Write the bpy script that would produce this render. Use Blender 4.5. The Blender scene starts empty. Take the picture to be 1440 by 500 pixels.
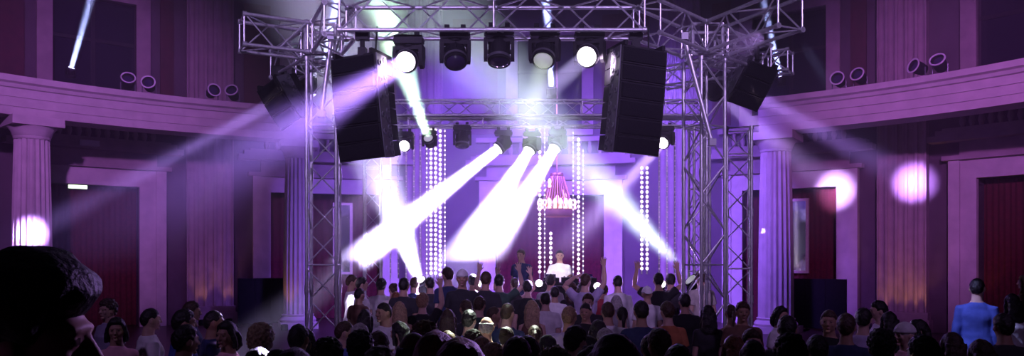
import bpy, bmesh, math, random
from mathutils import Vector, Matrix, noise
rnd = random.Random(7)
PI = math.pi
S = bpy.context.scene
C = S.collection
# ---------------------------------------------------------------- camera
F, HZ, HC = 1100.0, 362.0, 2.05          # focal length in px (1440 wide), horizon row, eye height
cam = bpy.data.cameras.new('camera'); camo = bpy.data.objects.new('camera', cam); C.objects.link(camo)
cam.sensor_width = 36; cam.lens = 36 * F / 1440; cam.shift_y = (HZ - 250) / 1440
camo.location = (0, 0, HC); camo.rotation_euler = (PI / 2, 0, 0); cam.clip_end = 200; cam.clip_start = .05
S.camera = camo
def P(px, py, Y): return Vector(((px - 720) * Y / F, Y, HC + (HZ - py) * Y / F))
# the round hall's plan (used by lights and structure)
CX, CY, RR = -.934, 8.965, 14.48              # centre and inner radius of the ring of columns
RW = RR + 3.2; AX = math.radians(7.0)
ZB, ZT = HC + 3.4, HC + 4.3
def hit(px, R):
    k = (px - 720) / F; a = k * k + 1; b = -2 * (k * CX + CY); c = CX * CX + CY * CY - R * R
    Y = (-b + math.sqrt(b * b - 4 * a * c)) / (2 * a); return k * Y, Y
def ang(px, R): x, y = hit(px, R); return math.atan2(x - CX, y - CY)
def zat(px, py, R): return HC + (HZ - py) * hit(px, R)[1] / F
def pol(a, R, z=0): return Vector((CX + R * math.sin(a), CY + R * math.cos(a), z))
# ---------------------------------------------------------------- haze in the hall, exposure
HAZE = 0.028
w = bpy.data.worlds.new('world'); S.world = w; w.use_nodes = True
nt = w.node_tree; nt.nodes.clear()
wo = nt.nodes.new('ShaderNodeOutputWorld'); bg = nt.nodes.new('ShaderNodeBackground'); bg.inputs[0].default_value = (.02, .008, .04, 1)
vs = nt.nodes.new('ShaderNodeVolumeScatter'); vs.inputs['Density'].default_value = HAZE; vs.inputs['Anisotropy'].default_value = .25
nt.links.new(bg.outputs[0], wo.inputs[0]); nt.links.new(vs.outputs[0], wo.inputs[1])
geo = nt.nodes.new('ShaderNodeNewGeometry'); sep = nt.nodes.new('ShaderNodeSeparateXYZ'); nt.links.new(geo.outputs['Position'], sep.inputs[0])
mr = nt.nodes.new('ShaderNodeMapRange'); mr.inputs['From Min'].default_value = 1.95; mr.inputs['From Max'].default_value = 2.85; mr.inputs['To Min'].default_value = .015; mr.inputs['To Max'].default_value = 1.0
nt.links.new(sep.outputs['Z'], mr.inputs['Value'])          # the haze hangs above head height
fz = nt.nodes.new('ShaderNodeTexNoise'); fz.inputs['Scale'].default_value = .55; fz.inputs['Detail'].default_value = 2; nt.links.new(geo.outputs['Position'], fz.inputs['Vector'])
fr_ = nt.nodes.new('ShaderNodeMapRange'); fr_.inputs['From Min'].default_value = .3; fr_.inputs['From Max'].default_value = .7; fr_.inputs['To Min'].default_value = .55; fr_.inputs['To Max'].default_value = 1.45
nt.links.new(fz.outputs[0], fr_.inputs['Value'])
my = nt.nodes.new('ShaderNodeMapRange'); my.inputs['From Min'].default_value = 6; my.inputs['From Max'].default_value = 13; my.inputs['To Min'].default_value = .16; my.inputs['To Max'].default_value = 1.0
nt.links.new(sep.outputs['Y'], my.inputs['Value'])          # and is thickest round the stage
ab = nt.nodes.new('ShaderNodeMath'); ab.operation = 'ABSOLUTE'; nt.links.new(sep.outputs['X'], ab.inputs[0])
mx = nt.nodes.new('ShaderNodeMapRange'); mx.inputs['From Min'].default_value = 4.5; mx.inputs['From Max'].default_value = 9; mx.inputs['To Min'].default_value = 1.0; mx.inputs['To Max'].default_value = .55
nt.links.new(ab.outputs[0], mx.inputs['Value'])
mt = nt.nodes.new('ShaderNodeMapRange'); mt.inputs['From Min'].default_value = 6; mt.inputs['From Max'].default_value = 8.5; mt.inputs['To Min'].default_value = 1.0; mt.inputs['To Max'].default_value = .12
nt.links.new(sep.outputs['Z'], mt.inputs['Value'])
m5 = nt.nodes.new('ShaderNodeMath'); m5.operation = 'MULTIPLY'; nt.links.new(my.outputs[0], m5.inputs[0]); nt.links.new(mt.outputs[0], m5.inputs[1])
m4 = nt.nodes.new('ShaderNodeMath'); m4.operation = 'MULTIPLY'; nt.links.new(m5.outputs[0], m4.inputs[0]); nt.links.new(mx.outputs[0], m4.inputs[1])
m1 = nt.nodes.new('ShaderNodeMath'); m1.operation = 'MULTIPLY'; nt.links.new(mr.outputs[0], m1.inputs[0]); nt.links.new(fr_.outputs[0], m1.inputs[1])
m3 = nt.nodes.new('ShaderNodeMath'); m3.operation = 'MULTIPLY'; nt.links.new(m1.outputs[0], m3.inputs[0]); nt.links.new(m4.outputs[0], m3.inputs[1])
m2 = nt.nodes.new('ShaderNodeMath'); m2.operation = 'MULTIPLY'; m2.inputs[1].default_value = HAZE; vd = nt.nodes.new('ShaderNodeVectorMath'); vd.operation = 'DISTANCE'; vd.inputs[1].default_value = P(566, 342, 14.8); nt.links.new(geo.outputs['Position'], vd.inputs[0])
mp = nt.nodes.new('ShaderNodeMapRange'); mp.inputs['From Min'].default_value = .15; mp.inputs['From Max'].default_value = .95; mp.inputs['To Min'].default_value = 5.0; mp.inputs['To Max'].default_value = 0.0
nt.links.new(vd.outputs['Value'], mp.inputs['Value'])       # a puff of stage fog over the lamp at the left of the stage
m6 = nt.nodes.new('ShaderNodeMath'); m6.operation = 'ADD'; nt.links.new(m3.outputs[0], m6.inputs[0]); nt.links.new(mp.outputs[0], m6.inputs[1]); nt.links.new(m6.outputs[0], m2.inputs[0]); nt.links.new(m2.outputs[0], vs.inputs['Density'])
w.cycles.volume_step_size = 1.2; S.cycles.volume_max_steps = 48; w.cycles.homogeneous_volume = False
S.view_settings.view_transform = 'Standard'; S.view_settings.look = 'None'
S.view_settings.exposure = 0.0; S.view_settings.gamma = 1.0; S.view_settings.use_curve_mapping = False
S.cycles.use_denoising = True
S.cycles.max_bounces = 4; S.cycles.diffuse_bounces = 2; S.cycles.glossy_bounces = 2; S.cycles.volume_bounces = 0
S.cycles.sample_clamp_indirect = 4.0
# ---------------------------------------------------------------- lights (those not built into a lamp below)
def spot(loc, target, angle, power, col, radius=.05, blend=.15):
    l = bpy.data.lights.new('spot_light', 'SPOT'); l.energy = power; l.color = col; l.spot_size = math.radians(angle)
    l.spot_blend = blend; l.shadow_soft_size = radius
    o = bpy.data.objects.new('spot_light', l); C.objects.link(o); o.location = loc
    o.rotation_euler = (Vector(target) - Vector(loc)).to_track_quat('-Z', 'Y').to_euler(); return o
def disc_light(loc, target, size, spread, power, col):
    l = bpy.data.lights.new('lamp_light', 'AREA'); l.shape = 'DISK'; l.size = size; l.spread = math.radians(spread); l.energy = power; l.color = col
    o = bpy.data.objects.new('lamp_light', l); C.objects.link(o); o.location = loc
    o.rotation_euler = (Vector(target) - Vector(loc)).to_track_quat('-Z', 'Y').to_euler(); return o
def point(loc, power, col, radius=.1):
    l = bpy.data.lights.new('point_light', 'POINT'); l.energy = power; l.color = col; l.shadow_soft_size = radius
    o = bpy.data.objects.new('point_light', l); C.objects.link(o); o.location = loc; return o
VIO = (.42, .20, 1.0); PNK = (.75, .36, 1.0); WHT = (.85, .80, 1.0); GRN = (.80, 1.0, .85); BLU = (.25, .3, 1.0)
# ---------------------------------------------------------------- unseen washes added to brighten the ring, stage back and crowd
spot((-3, -1, 9), pol(ang(120, RR), RR, ZB + .3), 27, 19000, (.56, .19, .92), .3, 1)
spot((3, -1, 9), pol(ang(1330, RR), RR, ZB + .3), 27, 19000, (.60, .18, .90), .3, 1)
spot((-1.2, 17.8, 6.6), (-.8, 25, 2.5), 110, 9500, (.26, .11, 1), .4, 1)
spot((3.6, 17.8, 6.6), (3.2, 25, 2.5), 110, 9500, (.26, .11, 1), .4, 1)
spot((.4, 17.5, 4.3), (.6, 8, 1.2), 100, 500, (.42, .2, 1), .3, 1)
# unseen purple wash added from the audience side onto trusses, crowd and walls; white key light on the stage
spot((-4.5, .5, 7.5), (-1.2, 11, 2.6), 62, 500, (.60, .36, 1), .3, 1)
spot((5.0, .5, 7.5), (1.8, 11, 2.6), 62, 500, (.62, .36, 1), .3, 1)
spot((.9, 9.7, 4.6), P(787, 372, 15.75), 5, 24000, (1, .92, 1), .06, .4)
spot((-4.5, .5, 7.5), (-2.8, 11, 4.6), 34, 2600, (.62, .42, 1), .3, 1)
spot((5.0, .5, 7.5), (2.9, 11, 4.6), 34, 2600, (.64, .42, 1), .3, 1)
spot((0, .5, 7.5), (-.2, 9.6, 5.0), 36, 1500, (.62, .42, 1), .3, 1)
# lit lamps of the front row catching the speaker edges beside them
spot(P(838, 84, 9.3), P(862, 96, 9.55), 70, 160, (.95, .7, 1), .05, .6)
spot(P(566, 88, 9.3), P(541, 95, 9.5), 70, 100, (.95, .7, 1), .05, .6)
# ---------------------------------------------------------------- materials
def mat(name, col, rough=.6, metal=0, emit=None, strength=0, nscale=0, namt=.15, bump=0, spec=.5):
    m = bpy.data.materials.new(name); m.use_nodes = True; t = m.node_tree; b = t.nodes['Principled BSDF']
    b.inputs['Base Color'].default_value = (*col, 1); b.inputs['Roughness'].default_value = rough; b.inputs['Metallic'].default_value = metal
    b.inputs['Specular IOR Level'].default_value = spec
    if emit: b.inputs['Emission Color'].default_value = (*emit, 1); b.inputs['Emission Strength'].default_value = strength
    if nscale:
        tc = t.nodes.new('ShaderNodeTexCoord'); n = t.nodes.new('ShaderNodeTexNoise'); n.inputs['Scale'].default_value = nscale; n.inputs['Detail'].default_value = 6
        t.links.new(tc.outputs['Object'], n.inputs['Vector'])
        r = t.nodes.new('ShaderNodeValToRGB'); r.color_ramp.elements[0].position = .3; r.color_ramp.elements[1].position = .7
        r.color_ramp.elements[0].color = (*[c * (1 - namt) for c in col], 1); r.color_ramp.elements[1].color = (*[min(1, c * (1 + namt)) for c in col], 1)
        t.links.new(n.outputs[0], r.inputs[0]); t.links.new(r.outputs[0], b.inputs['Base Color'])
        if bump:
            bp = t.nodes.new('ShaderNodeBump'); bp.inputs['Strength'].default_value = bump; bp.inputs['Distance'].default_value = .02
            t.links.new(n.outputs[0], bp.inputs['Height']); t.links.new(bp.outputs[0], b.inputs['Normal'])
    return m
M = dict(
    stone=mat('stone', (.50, .43, .42), .75, nscale=3, namt=.12, bump=.15),
    stone2=mat('brown_stone', (.30, .225, .235), .8, nscale=3, namt=.15, bump=.15), wall=mat('wall_plaster', (.095, .066, .08), .85, nscale=2, namt=.15),
    wallred=mat('red_wall_panel', (.07, .015, .022), .8, nscale=4, namt=.25),
    curtain=mat('red_velvet', (.075, .006, .010), .9, nscale=12, namt=.25),
    darkglass=mat('dark_window', (.01, .01, .02), .2),
    floor=mat('dark_parquet', (.05, .03, .025), .35, nscale=8, namt=.3),
    alu=mat('truss_aluminium', (.66, .66, .70), .45, .75, nscale=25, namt=.12),
    black=mat('black_plastic', (.008, .008, .010), .6, nscale=30, namt=.2, spec=.25),
    blackgrille=mat('black_grille', (.004, .004, .006), .85, nscale=90, namt=.5, bump=.3, spec=.15),
    grey=mat('grey_metal', (.16, .16, .18), .45, .6),
    cloth=mat('black_cloth', (.006, .006, .008), .95, nscale=15, namt=.3),
    lensdark=mat('lens_glass', (.05, .03, .10), .08, .2),
    lens=mat('lit_lens', (.9, .8, 1), .3, emit=(1, .86, 1), strength=9),
    lensw=mat('lit_lens_dim', (.9, 1, .9), .3, emit=(.9, 1, .8), strength=.22),
    lensb=mat('lit_lens_blue', (.5, .5, 1), .3, emit=(.5, .5, 1), strength=8),
    led=mat('led_dot', (1, .9, 1), .4, emit=(1, .80, 1), strength=2.6),
    ledd=mat('led_dot_dim', (1, .8, 1), .4, emit=(.8, .5, 1), strength=.35),
    bulb=mat('chandelier_bulb', (1, .8, .6), .4, emit=(1, .62, .55), strength=1.5),
    brass=mat('brass', (.42, .22, .18), .45, .6), rim=mat('pale_rim', (.62, .58, .62), .4),
    exitlit=mat('exit_sign_lit', (.9, 1, .8), .4, emit=(.75, 1, .62), strength=3.2),
    signoff=mat('unlit_sign', (.55, .5, .55), .5),
    mirror=mat('mirror_glass', (.8, .8, .85), .06, 1),
    gold=mat('mirror_frame', (.45, .36, .28), .4, .3, nscale=20),
)
# ---------------------------------------------------------------- helpers
class MB:
    def __init__(s): s.v = []; s.f = []; s.mi = []; s.m = 0
    def add(s, vs, fs):
        o = len(s.v); s.v += [Vector(v) for v in vs]; s.f += [tuple(i + o for i in f) for f in fs]; s.mi += [s.m] * len(fs)
    def box(s, c, d, R=None):
        x, y, z = d[0] / 2, d[1] / 2, d[2] / 2; c = Vector(c)
        vs = [Vector(p) for p in ((-x, -y, -z), (x, -y, -z), (x, y, -z), (-x, y, -z), (-x, -y, z), (x, -y, z), (x, y, z), (-x, y, z))]
        if R: vs = [R @ v for v in vs]
        s.add([v + c for v in vs], [(0, 3, 2, 1), (4, 5, 6, 7), (0, 1, 5, 4), (1, 2, 6, 5), (2, 3, 7, 6), (3, 0, 4, 7)])
    def rings(s, rs, cap=True, closed=True):
        n = len(rs[0]); vs = [p for r in rs for p in r]; fs = []
        for k in range(len(rs) - 1):
            for i in range(n if closed else n - 1):
                j = (i + 1) % n; fs.append((k * n + i, k * n + j, (k + 1) * n + j, (k + 1) * n + i))
        if cap: fs += [tuple(reversed(range(n))), tuple(range((len(rs) - 1) * n, len(rs) * n))]
        s.add(vs, fs)
    def tube(s, a, b, r, n=8, r2=None):
        a, b = Vector(a), Vector(b); d = (b - a); 
        if d.length < 1e-6: return
        q = d.to_track_quat('Z', 'Y').to_matrix(); r2 = r if r2 is None else r2
        cs = [(math.cos(2 * PI * i / n), math.sin(2 * PI * i / n)) for i in range(n)]
        s.rings([[a + q @ Vector((x * r, y * r, 0)) for x, y in cs], [b + q @ Vector((x * r2, y * r2, 0)) for x, y in cs]])
    def path(s, pts, r, n=8):
        for a, b in zip(pts, pts[1:]): s.tube(a, b, r, n)
    def limb(s, pts, rad, n=14):                     # tapered tube along points with round ends
        pts = [Vector(p) for p in pts]; rs = []; up = None
        N = len(pts)
        for k in range(N):
            d = (pts[min(k + 1, N - 1)] - pts[max(k - 1, 0)]).normalized()
            if up is None: up = d.orthogonal().normalized()
            up = (up - d * up.dot(d)).normalized(); sd = d.cross(up)
            def ring(c, r): return [c + (up * math.cos(2 * PI * i / n) + sd * math.sin(2 * PI * i / n)) * r for i in range(n)]
            if k == 0:
                for t in (80, 50, 25): rs.append(ring(pts[0] - d * rad[0] * math.sin(math.radians(t)), rad[0] * math.cos(math.radians(t))))
            rs.append(ring(pts[k], rad[k]))
            if k == N - 1:
                for t in (25, 50, 80): rs.append(ring(pts[k] + d * rad[k] * math.sin(math.radians(t)), rad[k] * math.cos(math.radians(t))))
        s.rings(rs)
    def ell(s, c, r, n=18, m=12, R=None, fn=None):
        rs = []; c = Vector(c)
        for k in range(m + 1):
            t = PI * min(max(k / m, .02), .98)
            ring = []
            for i in range(n):
                a = 2 * PI * i / n; u = Vector((math.sin(t) * math.cos(a), math.sin(t) * math.sin(a), -math.cos(t)))
                p = Vector((u.x * r[0], u.y * r[1], u.z * r[2]))
                if fn: p = fn(u, p)
                if R: p = R @ p
                ring.append(c + p)
            rs.append(ring)
        s.rings(rs)
    def lathe(s, prof, c=(0, 0, 0), n=24, axis=None, ring=False):
        if ring: prof = list(prof) + [prof[0]]
        q = Vector(axis).to_track_quat('Z', 'Y').to_matrix() if axis else None; c = Vector(c); rs = []
        for r, z in prof:
            ring_ = [Vector((r * math.cos(2 * PI * i / n), r * math.sin(2 * PI * i / n), z)) for i in range(n)]
            rs.append([c + (q @ p if q else p) for p in ring_])
        s.rings(rs, cap=not ring)
    def mesh(s, name, mats, off=None, smooth=False):
        me = bpy.data.meshes.new(name); off = off or Vector()
        me.from_pydata([v - off for v in s.v], [], s.f); me.update()
        for m in (mats if isinstance(mats, (list, tuple)) else [mats]): me.materials.append(m)
        for p, k in zip(me.polygons, s.mi): p.material_index = k
        b = bmesh.new(); b.from_mesh(me); bmesh.ops.recalc_face_normals(b, faces=b.faces); b.to_mesh(me); b.free()
        if smooth:
            for p in me.polygons: p.use_smooth = True
            try: me.set_sharp_from_angle(angle=math.radians(40))
            except Exception: pass
        return me
    def build(s, name, mats, parent=None, smooth=False, local=False):
        off = None if (local or parent is None) else base_of(parent)
        return link(name, s.mesh(name, mats, off, smooth), parent)
def base_of(o):
    v = Vector()
    while o is not None: v += o.location; o = o.parent
    return v
def link(name, me, parent=None):
    o = bpy.data.objects.new(name, me); C.objects.link(o); o.parent = parent; return o
def tag(o, label, cat, group=None, kind=None):
    o['label'] = label; o['category'] = cat
    if group: o['group'] = group
    if kind: o['kind'] = kind
    return o
def thing(name, loc, label, cat, group=None, rz=0):
    o = bpy.data.objects.new(name, None); C.objects.link(o); o.location = loc; o.rotation_euler = (0, 0, rz); o.empty_display_size = .1
    return tag(o, label, cat, group)
def struct(o): o['kind'] = 'structure'; return o
# ---------------------------------------------------------------- the round hall
def arcbox(mb, r0, r1, a0, a1, z0, z1, step=.03):
    n = max(1, int(math.ceil((a1 - a0) / step))); rs = []
    for k in range(n + 1):
        a = a0 + (a1 - a0) * k / n
        rs.append([pol(a, r0, z0), pol(a, r1, z0), pol(a, r1, z1), pol(a, r0, z1)])
    mb.rings(rs)
def sweep(mb, prof, a0, a1, step=.03):          # prof: list of (radius, z)
    n = max(1, int(math.ceil((a1 - a0) / step)))
    mb.rings([[pol(a0 + (a1 - a0) * k / n, r, z) for r, z in prof] for k in range(n + 1)])
fl = MB(); fl.add([(-24, -3, 0), (24, -3, 0), (24, 34, 0), (-24, 34, 0)], [(0, 1, 2, 3)]); fl.add([(-24, -3, -.1), (24, -3, -.1), (24, 34, -.1), (-24, 34, -.1)], [(3, 2, 1, 0)])
struct(fl.build('floor', M['floor']))
# door bays: (opening angle range, frame angle range, opening top)
A0 = ang(133, RW)
bays = []
for nm, o0, o1, f0, f1, pytop, pxref in (('a', 68, 195, 34, 229, 258, 150), ('b', 380, 535, 358, 558, 265, 450), ('m', 697, 850, 677, 873, 265, 775), ('c', 1045, 1178, 1020, 1205, 257, 1150), ('d', 1376, 1512, 1341, 1550, 245, 1400)):
    bays.append((ang(o0, RW), ang(o1, RW), ang(f0, RW), ang(f1, RW), zat(pxref, pytop, RW)))
ZO = 4.15
ZW = 12.2
aL, aR = math.radians(-72), math.radians(84)
upw = []                                          # upper windows over the bays
for b in bays:
    mid = (b[0] + b[1]) / 2; upw.append((mid - .062, mid + .062))
wl = MB()
zu0, zu1 = ZB + 1.0, ZB + 4.1
segs = [aL] + [x for b in bays for x in b[:2]] + [aR]
for i in range(0, len(segs), 2): arcbox(wl, RW, RW + .5, segs[i], segs[i + 1], 0, ZO)
arcbox(wl, RW, RW + .5, aL, aR, ZO, zu0)
segs = [aL] + [x for b in upw for x in b] + [aR]
for i in range(0, len(segs), 2): arcbox(wl, RW, RW + .5, segs[i], segs[i + 1], zu0, zu1)
arcbox(wl, RW, RW + .5, aL, aR, zu1, ZW)
struct(wl.build('wall_back', M['wall']))
for k, b in enumerate(bays):
    fr = MB(); e = .018
    dz = ZO
    # stepped stone surround: two jambs, lintel, entablature block, cornice
    arcbox(fr, RW - .16, RW + .45, b[2], b[0], 0, dz); arcbox(fr, RW - .16, RW + .45, b[1], b[3], 0, dz)
    arcbox(fr, RW - .22, RW + .1, b[2] - .004, b[2] + .012, 0, dz + .55); arcbox(fr, RW - .22, RW + .1, b[3] - .012, b[3] + .004, 0, dz + .55)
    arcbox(fr, RW - .16, RW + .45, b[2], b[3], dz, dz + .5)
    fo = struct(fr.build('door_%d' % (k + 1), M['stone']))
    li = MB(); arcbox(li, RW - .30, RW + .1, b[2] - .012, b[3] + .012, dz + .5, dz + .62); arcbox(li, RW - .12, RW + .1, b[2] + .01, b[3] - .01, dz + .62, dz + 1.0)
    arcbox(li, RW - .45, RW + .1, b[2] - .03, b[3] + .03, dz + 1.0, dz + 1.16); arcbox(li, RW - .36, RW + .1, b[2] - .02, b[3] + .02, dz + 1.16, dz + 1.30)
    li.build('lintel', M['stone2'], fo)
    # balustrade over the cornice
    bl = MB()
    nb = 13
    for i in range(nb):
        a = b[2] + .01 + (b[3] - b[2] - .02) * (i + .5) / nb
        bl.lathe([(.04, 0), (.055, .06), (.085, .18), (.05, .33), (.045, .36), (.06, .42), (.06, .45)], pol(a, RW - .22, dz + 1.33), 10)
    arcbox(bl, RW - .36, RW - .06, b[2] - .01, b[3] + .01, dz + 1.30, dz + 1.35); arcbox(bl, RW - .36, RW - .06, b[2] - .01, b[3] + .01, dz + 1.77, dz + 1.92)
    struct(bl.build('balustrade', M['stone2'], None, True))
    # curtain closing the doorway
    cu = MB(); n = 110; rows = []
    for z in (0.02, dz * .5, dz):
        rows.append([pol(b[0] + (b[1] - b[0]) * i / n, RW + .42 + .02 * math.sin(i * .9 + .4 * math.sin(i * .37) + z * .1), z) for i in range(n + 1)] +
                    [pol(b[0] + (b[1] - b[0]) * i / n, RW + .47 + .02 * math.sin(i * .9 + .4 * math.sin(i * .37) + z * .1), z) for i in range(n, -1, -1)])
    cu.rings(rows)
    words = ['behind the fluted column on the left, under the lit exit sign', 'behind the left tower, either side of a smooth-sided column', 'at the back of the stage, in the middle doorway', 'behind the right tower and the fluted column with a mirror on it', 'in the doorway at the right end of the hall'][k]
    tag(cu.build('curtain', M['curtain'], None, True), 'dark red curtain ' + words, 'curtain', 'red doorway curtains')
    # upper window over the bay
    u0, u1 = upw[k]
    wf = MB(); t = .022
    arcbox(wf, RW - .14, RW + .1, u0 - t, u0, zu0 - .2, zu1 + .25); arcbox(wf, RW - .14, RW + .1, u1, u1 + t, zu0 - .2, zu1 + .25)
    arcbox(wf, RW - .14, RW + .1, u0, u1, zu1, zu1 + .25); arcbox(wf, RW - .2, RW + .1, u0 - t, u1 + t, zu0 - .3, zu0)
    wo_ = struct(wf.build('window_%d' % (k + 1), M['stone2']))
    g = MB(); arcbox(g, RW + .25, RW + .28, u0, u1, zu0, zu1); g.build('pane', M['darkglass'], wo_)
    g = MB(); mid = (u0 + u1) / 2; arcbox(g, RW + .2, RW + .25, mid - .003, mid + .003, zu0, zu1); arcbox(g, RW + .2, RW + .25, u0, u1, zu0 + 1.9, zu0 + 2.0); g.build('muntin', M['black'], wo_)
# fluted pilasters between the bays (full height), and red panels beside the upper windows
pil = [(262, 327), (572, 622), (928, 985), (1236, 1305)]
pa = [(ang(p, RW - .1), ang(q, RW - .1)) for p, q in pil]
pa = [(a - 0, b) for a, b in pa]
for k, (a0, a1) in enumerate(pa):
    pm = MB(); mid = (a0 + a1) / 2; W = (a1 - a0) * RW
    t = Vector((math.cos(mid), -math.sin(mid), 0)); nrm = Vector((-math.sin(mid), -math.cos(mid), 0))
    c = pol(mid, RW)
    prof = []; nf = 5; fw = W / nf
    for i in range(nf):
        x0 = -W / 2 + i * fw
        prof += [(x0, .30), (x0 + fw * .14, .30)] + [(x0 + fw * (.5 + .36 * math.cos(PI - PI * j / 6)), .30 - .07 * math.sin(PI * j / 6)) for j in range(1, 6)] + [(x0 + fw * .86, .30)]
    prof += [(W / 2, .30), (W / 2, -.1), (-W / 2, -.1)]
    pm.rings([[c + t * x + nrm * y + Vector((0, 0, z)) for x, y in prof] for z in (.55, ZW - .6)])
    for (z0, z1, ex) in ((0, .35, .10), (.35, .55, .05), (ZW - .6, ZW - .35, .05), (ZW - .35, ZW, .12)):
        pm.rings([[c + t * x + nrm * y + Vector((0, 0, z)) for x, y in ((-W / 2 - ex, -.1), (W / 2 + ex, -.1), (W / 2 + ex, .3 + ex), (-W / 2 - ex, .3 + ex))] for z in (z0, z1)])
    struct(pm.build('trim_%d' % (k + 1), M['stone2']))
edges = sorted([(u0 - .03, u1 + .03) for u0, u1 in upw] + [(a - .012, b + .012) for a, b in pa])
rp = MB(); prev = aL
for a0, a1 in edges + [(aR, aR)]:
    if a0 - prev > .03: arcbox(rp, RW - .06, RW + .05, prev + .008, a0 - .008, zu0 - .2, zu1 + .6)
    prev = a1
struct(rp.build('wall_panel', M['wallred']))
# ring entablature carried by the columns, open to the hall, broken at the stage
for k, (p0, p1) in enumerate(((None, 437), (1066, None))):
    a0 = aL if p0 is None else ang(p0, RR); a1 = aR if p1 is None else ang(p1, RR)
    en = MB(); h = ZT - ZB
    sweep(en, [(RR + .08, ZB), (RR + .08, ZB + .20), (RR + .05, ZB + .20), (RR + .05, ZB + .42), (RR + .02, ZB + .42), (RR + .02, ZB + .62), (RR - .03, ZB + .64), (RR - .06, ZB + .72), (RR - .14, ZB + .76), (RR - .16, ZT),
               (RR + 1.06, ZT), (RR + 1.04, ZB + .76), (RR + .92, ZB + .64), (RR + .88, ZB)], a0, a1)
    struct(en.build('trim_%d' % (5 + k), M['stone']))
# columns under the ring
def column(px, label, rad):
    x, y = hit(px, RR + .46); r = thing('fluted_column', (x, y, 0), label, 'column', 'columns carrying the ring')
    n = 20; per = 6; rs = []
    zc = ZB - .52
    for z, s in ((.42, 1.0), (zc * .35, .99), (zc * .7, .93), (zc, .86)):
        ring = []
        for i in range(n):
            for j in range(per):
                a = 2 * PI * (i + j / per) / n; d = .055 * math.sin(PI * max(0, (j - .6)) / (per - .6)) if j else 0
                ring.append(Vector((x + (rad - d) * s * math.cos(a), y + (rad - d) * s * math.sin(a), z)))
        rs.append(ring)
    m = MB(); m.rings(rs); m.build('shaft', M['stone'], r)
    m = MB(); m.lathe([(rad * .86, zc), (rad * .9, zc + .03), (rad * .9, zc + .07), (rad * .93, zc + .08), (rad * 1.02, zc + .2), (rad * 1.2, zc + .3)], (x, y, 0), 40)
    m.box((x, y, zc + .41), (rad * 2.5, rad * 2.5, .21), Matrix.Rotation(-ang(px, RR), 3, 'Z')); m.build('capital', M['stone'], r, True)
    m = MB(); m.box((x, y, .09), (rad * 2.5, rad * 2.5, .18), Matrix.Rotation(-ang(px, RR), 3, 'Z')); m.lathe([(rad * 1.2, .18), (rad * 1.24, .25), (rad * 1.15, .32), (rad * 1.06, .35), (rad * 1.1, .4), (rad, .42)], (x, y, 0), 40); m.build('base', M['stone'], r, True)
    return r
column(45, 'pale fluted column at the left end, with a bright white patch of light', .45)
column(419, 'pale fluted column just left of the front left truss tower', .42)
column(1091, 'pale fluted column just right of the truss towers', .47)
# mirrors hung against the red curtains
for px0, px1, py0, py1, lab in ((472, 492, 288, 382, 'narrow framed mirror on the red back of the doorway seen between the two left towers'), (1112, 1133, 283, 380, 'narrow framed mirror right of the right-hand fluted column')):
    R_ = RW + .28; a0, a1 = ang(px0, R_), ang(px1, R_); z0, z1 = zat(px0, py1, R_), zat(px0, py0, R_)
    r = thing('wall_mirror', pol((a0 + a1) / 2, R_, z0), lab, 'mirror')
    m = MB(); e = .005
    for q in ((a0 - e, a0, z0 - .08, z1 + .08), (a1, a1 + e, z0 - .08, z1 + .08), (a0, a1, z1, z1 + .08), (a0, a1, z0 - .08, z0)): arcbox(m, R_, R_ + .1, *q)
    m.build('frame', M['gold'], r)
    m = MB(); arcbox(m, R_ + .04, R_ + .08, a0, a1, z0, z1); m.build('glass', M['mirror'], r)
# exit sign, emergency light, partitions
R_ = RW + .3; z0 = zat(109, 264, RW)
c = pol(ang(109, R_), R_, z0); r = thing('exit_sign', c, 'small lit pale green exit sign above the red doorway behind the left column', 'sign')
Rm = Matrix.Rotation(-ang(109, R_), 3, 'Z')
m = MB(); m.box(c + Vector((0, 0, .1)), (.52, .06, .22), Rm); m.box(c + Rm @ Vector((0, .03, .26)), (.08, .04, .14), Rm); m.build('housing', M['grey'], r)
m = MB(); m.box(c + Rm @ Vector((0, -.04, .1)), (.48, .03, .19), Rm); m.build('lit_panel', M['exitlit'], r)
R_ = RW - .5; c = pol(ang(126, R_), R_, zat(126, 206, R_)); Rm = Matrix.Rotation(-ang(126, R_), 3, 'Z')
r = thing('emergency_light', c, 'small unlit pale box lamp on the cornice under the left balusters', 'lamp')
m = MB(); m.box(c + Vector((0, 0, .1)), (.5, .1, .16), Rm); m.build('housing', M['signoff'], r)
m = MB(); m.box(c + Rm @ Vector((0, -.06, .08)), (.44, .03, .10), Rm); m.build('diffuser', M['signoff'], r)
for px0, px1, py0, lab in ((335, 404, 391, 'black cloth screen left of the fluted column by the left tower'), (1106, 1190, 391, 'black cloth screen right of the right-hand fluted column')):
    Rp = RR + 1.5; a0, a1 = ang(px0, Rp), ang(px1, Rp); zt = zat(px0, py0, Rp)
    r = thing('screen_partition', pol((a0 + a1) / 2, Rp, 0), lab, 'screen', 'black screens behind the columns')
    n = 3
    for i in range(n):
        b0 = a0 + (a1 - a0) * i / n; b1 = a0 + (a1 - a0) * (i + 1) / n
        m = MB(); arcbox(m, Rp - .03, Rp + .03, b0 + .0008, b1 - .0008, .08, zt - .01); m.build('panel', M['cloth'], r)
    m = MB()
    arcbox(m, Rp - .035, Rp + .035, a0, a1, zt - .03, zt)
    for i in range(n + 1):
        a = a0 + (a1 - a0) * i / n; m.tube(pol(a, Rp, .03), pol(a, Rp, zt), .02); m.box(pol(a, Rp, .02), (.06, .5, .04), Matrix.Rotation(-a, 3, 'Z'))
    m.build('frame', M['black'], r)
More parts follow.
